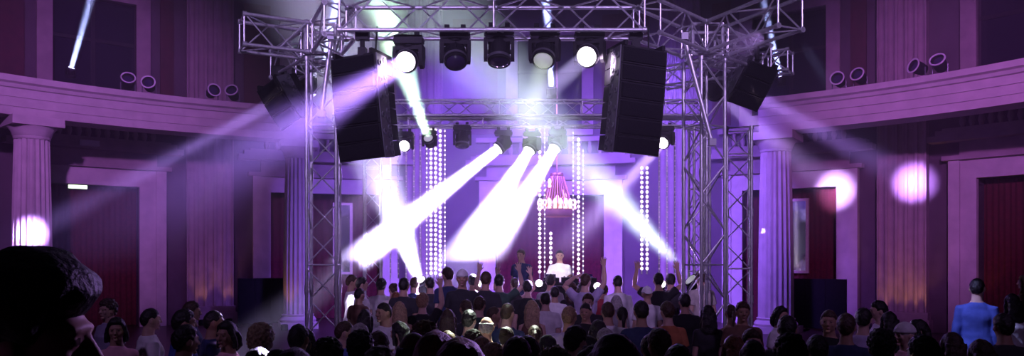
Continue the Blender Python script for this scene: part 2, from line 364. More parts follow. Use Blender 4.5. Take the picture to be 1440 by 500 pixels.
# ---------------------------------------------------------------- stage
YS = 14.4; ZS = .47
m = MB(); xs0, xs1 = P(505, 0, YS).x, P(972, 0, YS).x
m.box(((xs0 + xs1) / 2, (YS + 19.2) / 2, ZS - .05), (xs1 - xs0, 19.2 - YS, .1))
st = thing('stage_platform', ((xs0 + xs1) / 2, 17, 0), 'low black stage platform under the rear truss', 'stage')
m.build('deck', M['floor'], st)
m = MB(); n = 160
rs = []
for z in (.0, ZS - .1): rs.append([Vector((xs0 + (xs1 - xs0) * i / n, YS + .05 + .025 * math.sin(i * 1.1), z)) for i in range(n + 1)] + [Vector((xs0 + (xs1 - xs0) * i / n, YS + .09 + .025 * math.sin(i * 1.1), z)) for i in range(n, -1, -1)])
m.rings(rs); m.build('skirt', M['cloth'], st)
m = MB()
for x in (xs0 + .2, (xs0 + xs1) / 2, xs1 - .2):
    for y in (YS + .3, 16.8, 19.0): m.tube((x, y, 0), (x, y, ZS - .1), .04)
m.build('legs_frame', M['alu'], st)
# DJ booth
b0 = P(772, 390, 15.0); b1 = P(832, 390, 15.0); zt = b0.z - .10
bo = thing('dj_booth', ((b0.x + b1.x) / 2, 15.2, ZS), 'black booth table in front of the man in white on stage', 'table')
cx = (b0.x + b1.x) / 2; wd = b1.x - b0.x
m = MB(); m.box((cx, 15.25, zt - .03), (wd + .3, .6, .05)); m.build('table_top', M['black'], bo)
m = MB(); m.box((cx, 14.97, (ZS + zt) / 2 - .03), (wd + .26, .03, zt - ZS - .06)); m.build('front_panel', M['cloth'], bo)
for sx in (-1, 1):
    for y in (15.02, 15.5):
        m = MB(); m.tube((cx + sx * (wd / 2 + .08), y, ZS), (cx + sx * (wd / 2 + .08), y, zt - .05), .025); m.build('leg', M['black'], bo)
def deck(x, label):
    r = thing('dj_media_player', (x, 15.2, zt - .005), label, 'player', 'players on the booth')
    q = MB(); q.box((x, 15.2, zt + .05), (.3, .36, .09)); q.build('body', M['black'], r)
    q = MB(); q.lathe([(.0, .095), (.1, .095), (.1, .105), (.085, .115), (0, .115)], (x, 15.17, zt), 20); q.build('jog_wheel', M['grey'], r)
    q = MB(); q.box((x, 15.34, zt + .12), (.2, .02, .08), Matrix.Rotation(-.5, 3, 'X')); q.build('screen', M['lensdark'], r)
deck(cx - .36, 'left-hand black player on the booth'); deck(cx + .36, 'right-hand black player on the booth')
r = thing('dj_mixer', (cx, 15.2, zt - .005), 'black mixer in the middle of the booth', 'mixer')
q = MB(); q.box((cx, 15.2, zt + .05), (.3, .36, .1)); q.build('body', M['black'], r)
for i in range(4):
    for j in range(3):
        q = MB(); q.lathe([(.012, 0), (.012, .02), (.009, .025)], (cx - .1 + i * .066, 15.12 + j * .07, zt + .1), 8); q.build('knob', M['grey'], r)
# ---------------------------------------------------------------- trusses
def truss(name, p0, p1, label, sz=.39, szv=None, rot=0, tr=.024, lr=.011, seg=None, sides=4):
    p0, p1 = Vector(p0), Vector(p1); d = p1 - p0; L = d.length; d.normalize()
    szv = szv or sz
    up = Vector((0, 0, 1)) if abs(d.z) < .9 else Matrix.Rotation(rot, 3, 'Z') @ Vector((0, 1, 0))
    sd = d.cross(up).normalized(); up = sd.cross(d).normalized()
    r = thing(name, p0, label, 'truss')
    cor = [(-1, -1), (1, -1), (1, 1), (-1, 1)]
    def pt(k, t): return p0 + d * t + sd * cor[k][0] * sz / 2 + up * cor[k][1] * szv / 2
    for k in range(4):
        m = MB(); m.tube(pt(k, 0), pt(k, L), tr, 10); m.build('chord', M['alu'], r, True)
    n = seg or max(1, round(L / (sz * 1.25))); st = L / n
    m = MB()
    for k in range(4):
        for i in range(n):
            a, b = i * st + .03, (i + 1) * st - .03; j = (k + 1) % 4
            if (i + k) % 2: m.tube(pt(k, a), pt(j, b), lr, 6)
            else: m.tube(pt(j, a), pt(k, b), lr, 6)
            if i % 4 == 0: m.tube(pt(k, i * st + .02), pt(j, i * st + .02), lr, 6)
        m.tube(pt(k, L - .02), pt((k + 1) % 4, L - .02), lr, 6)
    m.build('lattice', M['alu'], r, True)
    for t in (0, L):
        for k in range(4):
            m = MB(); m.tube(pt(k, max(0, t - .05)), pt(k, min(L, t + .05)), tr * 1.45, 10); m.build('coupler', M['alu'], r, True)
    n2 = int(L / 2.0)
    for i in range(1, n2 + 1):
        t = i * L / (n2 + 1); 
        for k in range(4): m = MB(); m.tube(pt(k, t - .06), pt(k, t + .06), tr * 1.35, 10); m.build('coupler', M['alu'], r, True)
    return r
YF = 9.6; ZF = P(0, 26, YF).z
tl0 = Vector((P(480, 26, YF).x, YF, ZF)); tr0 = Vector((P(905, 23, YF).x, YF, ZF))
truss('roof_truss', tl0, tr0, 'long front truss carrying the row of moving-head lamps across the top')
YT = 10.7
TL = P(455, 60, YT); TR = P(990, 60, YT); ZT_ = ZF
TL.z = TR.z = ZT_
def grnd(v, z=0): return Vector((v[0], v[1], z))
def tower(top, label, sz=.39, rot=0, z0=.06):
    r = truss('truss_tower', grnd(top, z0), top, label, sz, rot=rot)
    m = MB(); m.box((top.x, top.y, z0 - .04), (.7, .7, .03)); m.build('base_plate', M['grey'], r); return r
tower(TL - Vector((0, 0, .24)), 'bright truss tower left of the crowd, in front of the fluted column', rot=.1)
tower(TR - Vector((0, 0, .24)), 'tall truss tower right of the crowd, nearer of the two right towers', rot=.42)
for c_, lab in ((TL, 'square truss corner block on top of the left tower'), (TR, 'square truss corner block on top of the right tower')):
    r = thing('truss_corner_block', c_ - Vector((0, 0, .21)), lab, 'truss')
    m = MB(); h = .2
    q = [Vector((sx * h, sy * h, 0)) for sx, sy in ((-1, -1), (1, -1), (1, 1), (-1, 1))]
    for z in (-h, h):
        for i in range(4): m.tube(c_ + q[i] + Vector((0, 0, z)), c_ + q[(i + 1) % 4] + Vector((0, 0, z)), .024)
    for i in range(4): m.tube(c_ + q[i] - Vector((0, 0, h)), c_ + q[i] + Vector((0, 0, h)), .024)
    m.build('frame', M['alu'], r)
    m = MB()
    for i in range(4):
        j = (i + 1) % 4; m.tube(c_ + q[i] - Vector((0, 0, h)), c_ + q[j] + Vector((0, 0, h)), .012)
    m.build('lattice', M['alu'], r)
def near(a, b, t): return a + (b - a).normalized() * t
ELb = P(398, 92, 12.0); ELb.z = ZT_; ERb = P(1068, 84, 11.7); ERb.z = ZT_
ELs = P(338, 46, 10.2); ELs.z = ZT_; ERf = P(1113, 18, 9.3); ERf.z = ZT_
truss('roof_truss', near(tl0, TL, .05), near(TL, tl0, .24), 'short truss joining the front truss to the left tower')
truss('roof_truss', near(TL, ELb, .24), ELb, 'truss stub over the tilted speaker on the left')
truss('roof_truss', near(TL, ELs, .24), ELs, 'truss arm reaching out to the left from the top of the left tower')
truss('roof_truss', near(tr0, TR, .05), near(TR, tr0, .24), 'truss joining the front truss to the right tower')
truss('roof_truss', near(TR, ERb, .24), ERb, 'truss arm over the tilted speaker on the right')
truss('roof_truss', near(TR, ERf, .24), ERf, 'truss arm reaching up to the top edge right of the right tower')
a = P(933, 105, 12.7); b = P(1113, 84, 11.6); a.z = b.z = ZT_ - .02
truss('roof_truss', a, b, 'truss ending in a cross-braced square frame by the blue window on the right', sz=.3, tr=.018)
T2 = P(1038, 180, 12.4)
tower(T2, 'shorter truss tower right of the crowd, farther of the two right towers', sz=.37, rot=-.2)
# slanting struts on the towers
for p, q, lab in ((P(962, 52, 10.3), P(1001, 200, 10.3), 'slanting round strut from the roof corner to the nearer right tower'), (P(466, 52, 10.36), P(452, 160, 10.36), 'slanting round strut against the top of the left tower')):
    r = thing('strut', q, lab, 'strut'); m = MB(); m.tube(p, q, .03, 12); m.build('pole', M['alu'], r, True)
    
    for v in (p, q): m = MB(); m.box(v, (.09, .12, .09)); m.build('clamp', M['grey'], r)
# rear truss
YR = 16.0
ra, rb = P(470, 153, YR), P(990, 153, YR); rb.z = ra.z
truss('roof_truss', ra, rb, 'long rear truss across the back of the stage, upper of the pair', sz=.34, szv=.3, tr=.02)
ra2, rb2 = P(470, 172, YR + .1), P(990, 172, YR + .1); rb2.z = ra2.z
truss('roof_truss', ra2, rb2, 'shallow rear truss hung directly below the long upper one', sz=.30, szv=.17, tr=.02)
RL = Vector((P(523, 0, YR).x, YR + .1, ra2.z - .12))
tower(RL, 'slim truss tower at the left end of the rear truss', sz=.33, rot=.1, z0=ZS + .06)
RRt = Vector((P(985, 0, YR).x, YR + .1, ra2.z - .12))
tower(RRt, 'truss tower at the right end of the rear truss, behind the nearer right tower', sz=.33, rot=.1)
# ---------------------------------------------------------------- moving heads (hung lamps) and floor lamps
def head_meshes():
    D = {}
    m = MB(); m.box((0, 0, -.10), (.34, .2, .10)); m.box((0, 0, -.055), (.26, .14, .03)); m.box((-.175, 0, -.10), (.02, .12, .05)); m.box((.175, 0, -.10), (.02, .12, .05)); D['mounting_base'] = m.mesh('mounting_base', M['black'])
    m = MB()
    m.lathe([(.032, -.03), (.032, .03)], (0, 0, 0), 12, (1, 0, 0)); m.box((0, 0, -.03), (.04, .05, .05)); D['clamp'] = m.mesh('clamp', M['black'])
    m = MB(); m.lathe([(.08, -.15), (.09, -.18)], (0, 0, 0), 16); m.box((0, 0, -.195), (.34, .13, .05))
    for s in (-1, 1):
        m.rings([[Vector((s * (.165 + dx), y, z)) for y, z in ((-.075, -.17), (.075, -.17), (.085, -.30), (.06, -.42), (0, -.45), (-.06, -.42), (-.085, -.30))] for dx in (-.022, .022)])
    D['yoke'] = m.mesh('yoke', M['black'], None, True)
    m = MB(); m.lathe([(.06, -.17), (.105, -.15), (.125, -.08), (.13, 0), (.13, .08), (.14, .09), (.14, .15), (.125, .16), (.118, .145)], (0, 0, 0), 28); m.tube((-.15, 0, 0), (.15, 0, 0), .03)
    for k in range(8): m.box(Matrix.Rotation(k * PI / 4, 3, 'Z') @ Vector((.12, 0, -.05)), (.03, .012, .14), Matrix.Rotation(k * PI / 4, 3, 'Z'))
    D['head'] = m.mesh('head', M['black'], None, True)
    def lens(nm, mt):
        q = MB(); q.lathe([(.118, 0), (.116, .018), (.09, .03), (.05, .038), (.01, .04)], (0, 0, .135), 28); D[nm] = q.mesh('lens', mt, None, True)
    lens('lens', M['lens']); lens('lens_dark', M['lensdark']); lens('lens_dim', M['lensw']); lens('lens_blue', M['lensb'])
    q = MB(); q.lathe([(.142, .085), (.146, .085), (.146, .12), (.142, .12)], (0, 0, 0), 28, ring=True); D['trim_ring'] = q.mesh('trim_ring', M['grey'])
    return D
HM = head_meshes()
def moving_head(p, d, label, lens='lens', floor=False, scale=1.0, group=None):
    # p: tilt pivot in the world; d: aim direction
    d = Vector(d).normalized(); pan = math.atan2(d.x, -d.y) if abs(d.x) + abs(d.y) > 1e-4 else 0
    tilt = math.acos(max(-1, min(1, d.z)))
    r = thing('moving_head_lamp', Vector(p) + Vector((0, 0, (-.33 if floor else .33) * scale)), label, 'stage lamp', group)
    r.scale = (scale, scale, scale)
    fx = PI if floor else 0
    def L(nm, key, par, loc=(0, 0, 0), rot=(0, 0, 0)):
        o = link(nm, HM[key], par); o.location = loc; o.rotation_euler = rot; return o
    L('mounting_base', 'mounting_base', r, rot=(fx, 0, 0))
    if not floor:
        L('clamp', 'clamp', r, (-.1, 0, 0)); L('clamp', 'clamp', r, (.1, 0, 0))
    L('yoke', 'yoke', r, rot=(fx, 0, pan))
    # head axis +Z -> d : tilt about local X after pan
    h = L('head', 'head', r, (0, 0, .33 if floor else -.33), (tilt, 0, pan))
    L('lens', lens, h); L('trim_ring', 'trim_ring', h)
    return Vector(p) + d * .2 * scale
def lamp(px, py, Y, tgt, label, lens='lens', beam=None, floor=False, scale=1.0, group=None):
    p = P(px, py, Y); d = (Vector(tgt) - p).normalized()
    e = moving_head(p, d, label, lens, floor, scale, group)
    if beam:
        kind, ang_, pw, col = beam
        if kind == 'spot': spot(e, e + d, ang_, pw, col, .03, .25)
        else: disc_light(e, e + d, .2 * scale, ang_, pw, col)
G1 = 'moving-head lamps under the front truss'; G2 = 'moving-head lamps under the rear truss'
B = 1.0
# front row
lamp(575, 84, YF, P(230, 290, 4.6), 'lit lamp at the left end of the front row, with a violet beam', 'lens', ('disc', 7, 130 * B, (.40, .21, 1)), group=G1)
lamp(640, 76, YF, P(660, 330, 8.0), 'unlit lamp second from the left under the front truss', 'lens_dark', group=G1)
lamp(702, 73, YF, P(700, 330, 8.8), 'unlit lamp in the middle of the front row, pointing down', 'lens_dark', group=G1)
lamp(766, 74, YF, P(728, 260, 8.3), 'lamp fourth along the front truss with a pale dim cone of light', 'lens_dim', ('disc', 24, 28 * B, (.85, 1, .86)), group=G1)
lamp(829, 76, YF, P(640, 240, 6.0), 'lit lamp at the right end of the front row, dazzling on the right speaker', 'lens', ('disc', 4, 12 * B, (.6, .5, 1)), group=G1)
# rear row
lamp(708, 203, YR, P(545, 330, 15.1), 'rear lamp throwing the left one of the three thick white beams', 'lens', ('disc', 9, 2200 * B, (.62, .50, 1)), group=G2)
lamp(748, 205, YR, P(662, 345, 14.6), 'rear lamp throwing the middle one of the three thick white beams', 'lens', ('disc', 15, 3600 * B, (.62, .50, 1)), group=G2)
lamp(784, 202, YR, P(700, 335, 14.6), 'rear lamp throwing the right one of the three thick white beams', 'lens', ('disc', 13, 2400 * B, (.62, .50, 1)), group=G2)
lamp(570, 203, YR, P(552, 226, 14.6), 'round lit rear lamp just right of the left hanging speaker', 'lens', ('disc', 8, 8 * B, (.7, .5, 1)), group=G2, scale=.9)
lamp(604, 199, YR, P(576, 120, 14.6), 'rear lamp sending a greenish cone upwards, left of the three thick beams', 'lens_dim', ('disc', 12, 230 * B, (.66, 1, .76)), group=G2, scale=.8)
lamp(650, 196, YR, P(650, 330, 15.5), 'unlit rear lamp between the greenish cone and the thick beams', 'lens_dark', group=G2)
lamp(935, 197, YR, P(868, 270, 14.2), 'round lit rear lamp just right of the right hanging speaker', 'lens', ('disc', 8, 35 * B, (.6, .4, 1)), group=G2)
# floor lamps on the stage
lamp(978, 400, 14.9, P(838, 250, 14.2), 'stage-floor lamp behind the right tower throwing a pale beam up and left', 'lens_dim', ('disc', 16, 300 * B, (.72, .85, 1)), True)
lamp(592, 402, 15.2, P(556, 300, 14.3), 'stage-floor lamp blazing behind the dancers on the left of the stage', 'lens', ('disc', 22, 420 * B, (.66, .60, 1)), True)
for px, py, lab in ((672, 399, 'small glaring violet lamp on the stage edge behind the man with the white cap'), (840, 402, 'small glaring violet lamp on the stage edge right of the booth'), (931, 399, 'small glaring lamp on the stage edge behind the man with both arms up'), (758, 398, 'small glaring lamp on the stage edge left of the booth')):
    lamp(px, py, 14.6, (P(px, py, 14.6) * .5 + Vector((0, 0, 2.6)) * .5), lab, 'lens', ('disc', 70, 12 * B, (.6, .35, 1)), True, .55, 'lamps along the stage edge')
# lamp by the tilted right speaker and the beams it throws to the right
lamp(1030, 116, 12.7, P(1288, 258, hit(1288, RW)[1]), 'lit lamp between the right tower and the tilted right speaker', 'lens', ('disc', 6, 48 * B, (.46, .24, 1)))
lamp(1003, 128, 12.4, P(1176, 268, hit(1176, RW)[1]), 'lamp inside the right towers with a beam crossing the doorway right of the column', 'lens_blue', ('disc', 6, 34 * B, (.55, .34, 1)))
# lamps standing on the ledge that throw blue-white beams upwards
for px, py, tx, ty, lab, rad in ((99, 106, 136, -30, 'ledge lamp with a thin blue-white beam rising at the upper left', RR + .3), (1099, 118, 1066, -30, 'ledge lamp with a blue-white beam rising behind the right truss arm', RR + .3)):
    x, y = hit(px, rad); p = P(px, py, y)
    lamp(px, py - 6, y, P(tx, ty, y - .5), lab, 'lens_blue', ('disc', 5, 600 * B, (.40, .45, 1)), True, .6, 'lamps standing on the ring ledge')
for px, py, tx, ty, lab in ((776, 128, 766, -30, 'lamp behind the rear truss with a blue-white beam rising past the front lamps'), (456, 96, 478, -30, 'lamp behind the left tower with a blue-white beam rising to the top edge')):
    lamp(px, py, 17.4, P(tx, ty, 17.0), lab, 'lens_blue', ('disc', 5, 900 * B, (.34, .40, 1)), True, .6, 'lamps throwing blue-white beams up')
# ---------------------------------------------------------------- par cans on the ring ledge
pm = {}
q = MB(); q.lathe([(.06, -.2), (.13, -.14), (.15, 0), (.15, .16), (.165, .17), (.165, .19), (.15, .19), (.145, .15)], (0, 0, 0), 24); pm['can'] = q.mesh('can', M['black'], None, True)
q = MB(); q.lathe([(.15, .19), (.185, .19), (.185, .21), (.15, .21)], (0, 0, 0), 24, ring=True); pm['rim'] = q.mesh('rim', M['rim'], None, True)
q = MB(); q.lathe([(.142, .13), (.1, .15), (.01, .16)], (0, 0, 0), 24); pm['lens'] = q.mesh('lens', M['lensdark'], None, True)
q = MB(); q.path([(-.17, 0, -.0), (-.17, 0, -.2), (-.1, 0, -.27), (.1, 0, -.27), (.17, 0, -.2), (.17, 0, 0)], .014); q.box((0, 0, -.275), (.2, .14, .02)); pm['yoke'] = q.mesh('yoke', M['grey'])
for px, tx, lab in ((180, 60, 'ledge spotlight facing us as a pale ring, left one of the left pair'), (210, 75, 'dark ledge spotlight beside the pale ring-shaped one'), (298, 80, 'dark ledge spotlight left of the one with a square bracket'), (328, 65, 'ledge spotlight nearest the left tilted speaker'), (1180, 80, 'ledge spotlight nearest the right tilted speaker'), (1210, 70, 'ledge spotlight second along from the right tilted speaker'), (1293, 75, 'dark ledge spotlight beside the round one, above the pilaster'), (1322, 60, 'round ledge spotlight farthest to the right')):
    a = ang(px, RR + .25); c = pol(a, RR + .25, ZT + .285)
    r = thing('ledge_spotlight', c - Vector((0, 0, .285)), lab, 'stage lamp', 'spotlights on the ring ledge', -a + rnd.uniform(-.5, .5))
    o = link('yoke', pm['yoke'], r); o.location = (0, 0, .285)
    cn = link('can', pm['can'], r); cn.location = (0, 0, .285); cn.rotation_euler = (math.radians(tx), 0, 0)
    link('rim', pm['rim'], cn); link('lens', pm['lens'], cn)
# ---------------------------------------------------------------- hanging line-array speakers
def array(px0, px1, pytop, pybot, Y, yaw, nbox, wd, dp, label, lean=0.0, curve=.035, hang=True, tot=None, tilt0=0.0, roll=0.0):
    top = P((px0 + px1) / 2, pytop, Y); hb = (pybot - pytop) * Y / F / nbox
    r = thing('line_array_speaker', top, label, 'speaker'); R0 = Matrix.Rotation(yaw, 3, 'Z') @ Matrix.Rotation(roll, 3, 'Y')
    pos = Vector((0, -dp / 2, 0)); t = tilt0
    for i in range(nbox):
        Rt = Matrix.Rotation(t, 3, 'X')                      # tilt down: front (-Y) goes down
        def W(v): return top + R0 @ (pos + Rt @ Vector(v))
        h = hb - .012; g = .05
        m = MB()                                             # wedge body, narrower at the rear
        fr = [(-wd / 2, 0, 0), (wd / 2, 0, 0), (wd / 2, 0, -h), (-wd / 2, 0, -h)]
        bk = [(-wd * .47, dp, -h * .05), (wd * .47, dp, -h * .05), (wd * .47, dp, -h * .95), (-wd * .47, dp, -h * .95)]
        m.rings([[W(v) for v in fr], [W((v[0], .12, v[2])) for v in fr], [W(v) for v in bk]])
        cb = m.build('cabinet', M['black'], r)
        m = MB(); m.rings([[W(v) for v in ((-wd / 2 + .012, -.002, -.012), (wd / 2 - .012, -.002, -.012), (wd / 2 - .012, -.002, -h + .012), (-wd / 2 + .012, -.002, -h + .012))],
                           [W(v) for v in ((-wd / 2 + .03, -.022, -.02), (wd / 2 - .03, -.022, -.02), (wd / 2 - .03, -.022, -h + .02), (-wd / 2 + .03, -.022, -h + .02))]])
        m.build('grille', M['blackgrille'], cb)
        for s in (-1, 1):                                    # rigging plates with round holes read as raised rings
            m = MB()
            x0, x1 = sorted((s * wd / 2, s * (wd / 2 + .014)))
            m.rings([[W((x, .03, .012)), W((x, .26, .006)), W((x, .26, -h - .006)), W((x, .03, -h - .01))] for x in (x0, x1)])
            for yy, zz in ((.08, .5), (.2, .25), (.2, .75)):
                m.lathe([(.022, 0), (.036, 0), (.036, .016), (.022, .016)], W((s * (wd / 2 + .014), yy, -h * zz)), 12, R0 @ Rt @ Vector((s, 0, 0)), ring=True)
            m.build('rigging_plate', M['grey'], cb)
        pos = pos + Rt @ Vector((0, 0, -hb)); t += curve
    m = MB()
    q = lambda v: top + R0 @ Vector(v)
    for s in (-1, 1): m.rings([[q((s * wd * .42 + dx, y, z)) for y, z in ((-dp / 2, .01), (dp / 2, .01), (dp / 2, .07), (-dp / 2, .07))] for dx in (-.02, .02)])
    m.rings([[q((x, y, z)) for y, z in ((-.04, .01), (.04, .01), (.04, .08), (-.04, .08))] for x in (-wd * .42, wd * .42)])
    m.build('flying_frame', M['black'], r)
    if hang:
        zc = ZF - .2
        m = MB(); a_ = q((0, 0, .06)); m.box((a_.x, a_.y, a_.z + .05), (.1, .1, .1)); m.tube(a_, (a_.x, a_.y, zc), .03); m.box((a_.x, a_.y, zc - .02), (.16, .10, .12)); m.build('hoist', M['black'], r)
        m = MB(); m.tube(q((wd * .3, 0, .06)), Vector((q((wd * .3, 0, 0)).x, YF, zc + .1)), .012); m.build('cable', M['black'], r)
    return r
array(474, 546, 86, 229, 9.55, math.radians(-20), 6, .60, .48, 'large black hanging speaker array on the left, crossed by the violet beam', curve=.03, roll=math.radians(-3.5))
array(857, 930, 75, 221, 9.55, math.radians(20), 6, .60, .48, 'large black hanging speaker array on the right, glaring white at its edge', curve=.03, roll=math.radians(3))
array(370, 412, 122, 186, 11.6, math.radians(-42), 3, .52, .4, 'small tilted black speaker hanging outside the left tower', hang=False, tilt0=.42, curve=.09, roll=math.radians(-14))
array(1036, 1088, 96, 160, 11.3, math.radians(16), 3, .50, .42, 'small tilted black speaker hanging outside the right tower', hang=False, tilt0=.42, curve=.09, roll=math.radians(15))
for px, py0, py1, Y, lab in ((392, 100, 102, 11.6, 'black clamp bracket over the tilted left speaker'), (1063, 50, 84, 11.3, 'black clamp bracket over the tilted right speaker')):
    a_, b_ = P(px, py0, Y), P(px + 2, py1, Y); r = thing('hanging_bracket', a_, lab, 'bracket')
    m = MB(); m.box(a_, (.2, .12, .14)); m.build('clamp', M['black'], r); m = MB(); m.tube(a_, b_, .05, 10, .03); m.build('drop_arm', M['black'], r)
# ---------------------------------------------------------------- LED dot strips behind the stage
DOT = {}
def strip(px, py0, py1, Y, rad, mt, label, step=6.72):
    a_, b_ = P(px, py0, Y), P(px, py1, Y)
    r = thing('led_strip', b_, label, 'light strip', 'hanging strips of round lights')
    m = MB(); m.box(((a_.x), Y + .02, (a_.z + b_.z) / 2), (.03, .012, a_.z - b_.z + .1)); m.build('mount', M['alu'], r)
    k = (rad, mt.name)
    if k not in DOT: q = MB(); q.ell((0, 0, 0), (rad, rad * .6, rad), 10, 7); DOT[k] = q.mesh('round_light', mt, None, True)
    py = py0
    while py < py1:
        o = link('round_light', DOT[k], r); o.location = P(px, py, Y) - b_; py += step
YL = 17.0
for px, big, py0, py1, lab in ((600, 0, 182, 388, 'strip of small dots on the left edge of the brightest light wall'), (606, 1, 182, 388, 'left one of the three bright dot strips left of the thick beams'), (612.5, 1, 182, 388, 'middle one of the three bright dot strips left of the thick beams'), (619, 1, 184, 388, 'right one of the three bright dot strips left of the thick beams'), (625.5, 0, 184, 388, 'strip of small dots on the right edge of the brightest light wall'),
        (759, 1, 180, 388, 'bright dot strip left of the chandelier'), (766, 0, 180, 388, 'strip of small dots just left of the chandelier centre'), (774.5, 1, 328, 388, 'short bright dot strip under the chandelier'), (806, 0, 180, 388, 'strip of small dots right of the chandelier'), (813.5, 1, 196, 388, 'bright dot strip right of the chandelier, beside the man in white'), (820, 0, 212, 388, 'strip of small dots right of the bright one beside the man in white'),
        (902.5, 1, 236, 382, 'left one of the pair of bright dot strips below the right speaker'), (910, 1, 236, 382, 'right one of the pair of bright dot strips below the right speaker')):
    strip(px, py0, py1, YL, .033 if big else .016, M['led'], lab)
for px, lab in ((549, 'first'), (560, 'second'), (571, 'third'), (582, 'fourth'), (591, 'fifth')):
    strip(px, 190, 388, YL + .3, .016, M['ledd'], lab + ' dim dot strip counted from the rear left tower', 7.2)
for px, lab in ((927, 'first'), (938, 'second'), (949, 'third'), (960, 'fourth')):
    strip(px, 190, 388, YL + .3, .016, M['ledd'], lab + ' dim dot strip counted from the bright pair on the right', 7.2)
# ---------------------------------------------------------------- chandelier
c = P(783, 300, 20.0); r = thing('chandelier', c, 'reddish glowing chandelier hanging behind the stage, over the man in white', 'chandelier')
k = 20.0 / F
m = MB(); m.lathe([(25 * k, -.08), (26 * k, 0), (25 * k, .1), (23 * k, .1), (23 * k, -.08)], c, 40, ring=True); m.build('hoop', M['brass'], r, True); m = MB(); m.lathe([(9 * k, 0), (9.6 * k, .04), (9 * k, .08), (8 * k, .04)], P(783, 248, 20), 28, ring=True); m.build('hoop', M['brass'], r, True)
m = MB()
for i in range(28):
    a = 2 * PI * i / 28; m.tube(c + Vector((24 * k * math.cos(a), 24 * k * math.sin(a), .05)), P(783, 248, 20) + Vector((9 * k * math.cos(a), 9 * k * math.sin(a), 0)), .018, 5)
m.tube(P(783, 248, 20), P(783, 40, 20), .02); m.build('chains', M['brass'], r)
for i in range(20):
    a = 2 * PI * (i + .5) / 20; q = c + Vector((25 * k * math.cos(a), 25 * k * math.sin(a), .2)); mb = MB(); mb.lathe([(.02, -.1), (.05, -.08), (.03, 0), (.055, .05), (.045, .12), (.01, .17)], q, 10); mb.build('bulb', M['bulb'], r, True)
for i in range(8):
    a = 2 * PI * i / 8; q = P(783, 270, 20) + Vector((15 * k * math.cos(a), 15 * k * math.sin(a), rnd.uniform(-.3, .3))); mb = MB(); mb.lathe([(.02, -.1), (.05, -.08), (.03, 0), (.05, .05), (.04, .1), (.01, .14)], q, 10); mb.build('bulb', M['bulb'], r, True)
point(c + Vector((0, -.2, .6)), 5, (1, .5, .45), .3)
# unseen spots added by the trusses to brighten people at the sides
spot((2.9, 9.0, 4.6), P(90, 440, 1.62), 14, 900, (.55, .3, 1), .05, .5)
spot((3.3, 8.9, 4.5), P(1372, 430, 9.2), 16, 750, (.42, .42, 1), .05, .5)
for px, py, Y, col in ((322, 470, 11.2, (1, .6, .95)), (166, 462, 9.5, (1, .7, 1)), (1288, 462, 10.6, (1, .65, .95)), (563, 440, 11.2, (1, .8, 1)), (494, 410, 13.2, (.8, .7, 1))):
    spot((TL if px < 700 else TR) + Vector((-.5 if px < 400 else .5, -.2, -.55)), P(px, py, Y), 3.2, 5000, col, .03, .6)
# warm lamps on the floor washing up the pilasters and the column edge
def uplight(p, tgt, label, pw=60, col=(1, .42, .10)):
    r = thing('floor_uplight', grnd(p), label, 'uplight', 'warm uplights at the foot of the walls')
    m = MB(); m.lathe([(.09, 0), (.1, .02), (.1, .16), (.085, .17), (.08, .15)], grnd(p), 18); m.build('can', M['black'], r, True)
    m = MB(); m.lathe([(.08, .14), (.01, .145)], grnd(p), 18); m.build('lens', M['bulb'], r)
    spot(grnd(p, .2), tgt, 50, pw, col, .06, .6)
for px, tx, lab in ((284, 284, 'warm uplight at the foot of the fluted pilaster left of the left truss tower'), (322, 322, 'warm uplight at the right edge of the same left pilaster, by the black screen'), (1246, 1243, 'warm uplight at the left edge of the pilaster on the right'), (1268, 1263, 'warm uplight second from the left at the pilaster on the right'), (1284, 1285, 'warm uplight third from the left at the pilaster on the right'), (1302, 1303, 'warm uplight at the right edge of the pilaster on the right'), (1381, 1379, 'warm uplight inside the doorway at the right end of the hall')):
    R_ = RW - .62 if px < 1350 else RW - .05
    p = pol(ang(px, R_), R_); t = pol(ang(tx, RW), RW - .3, 2.3) if px < 1350 else pol(ang(tx, RW), RW + .1, 3.5)
    uplight(p, t, lab, 24)
x, y = hit(400, RR - .25)
uplight((x, y, 0), (hit(404, RR + .3)[0], hit(404, RR + .3)[1], 2.0), 'warm uplight at the left foot of the smooth column by the left tower', 16)
# added lamp for the left column's hard patch, added spot for the right glint
x, y = hit(46, RR + .1)
lamp(428, 122, 12.3, (x - .05, y, zat(46, 328, RR + .1)), 'lamp added behind the left tower to throw the bright patch on the left column', 'lens', ('disc', 4.4, 38, (.46, .27, 1)))
x, y = hit(1074, RR + .2)
spot(P(935, 205, 15.8), (x, y, zat(1074, 325, RR + .2)), 1.3, 20000, (.9, .7, 1), .02, .3)
# ---------------------------------------------------------------- people
SK = [mat('skin_%s' % n, c, .55, nscale=9, namt=.08, bump=.05) for n, c in (('fair', (.58, .37, .29)), ('tan', (.46, .27, .19)), ('olive', (.38, .22, .15)), ('brown', (.20, .11, .075)))]
EYE = mat('eye', (.10, .07, .06), .2); LIP = mat('lip', (.40, .16, .14), .5)
def cloth(n, c): return mat('fabric_' + n, c, .85, nscale=14, namt=.12, bump=.25)
CL = {k: cloth(k, c) for k, c in dict(white=(.74, .72, .74), cream=(.62, .56, .52), grey=(.26, .25, .27), dark=(.03, .028, .035), black=(.010, .010, .012), navy=(.02, .03, .09), blue=(.06, .10, .38), brown=(.14, .07, .05), orange=(.42, .15, .06), red=(.35, .03, .05), green=(.03, .07, .05), pink=(.75, .38, .45), lav=(.42, .36, .55), tan=(.38, .24, .17)).items()}
TROU = [cloth('denim', (.04, .06, .12)), cloth('trouser', (.015, .015, .02))]
SHOE = mat('shoe_leather', (.03, .02, .02), .4, nscale=20)
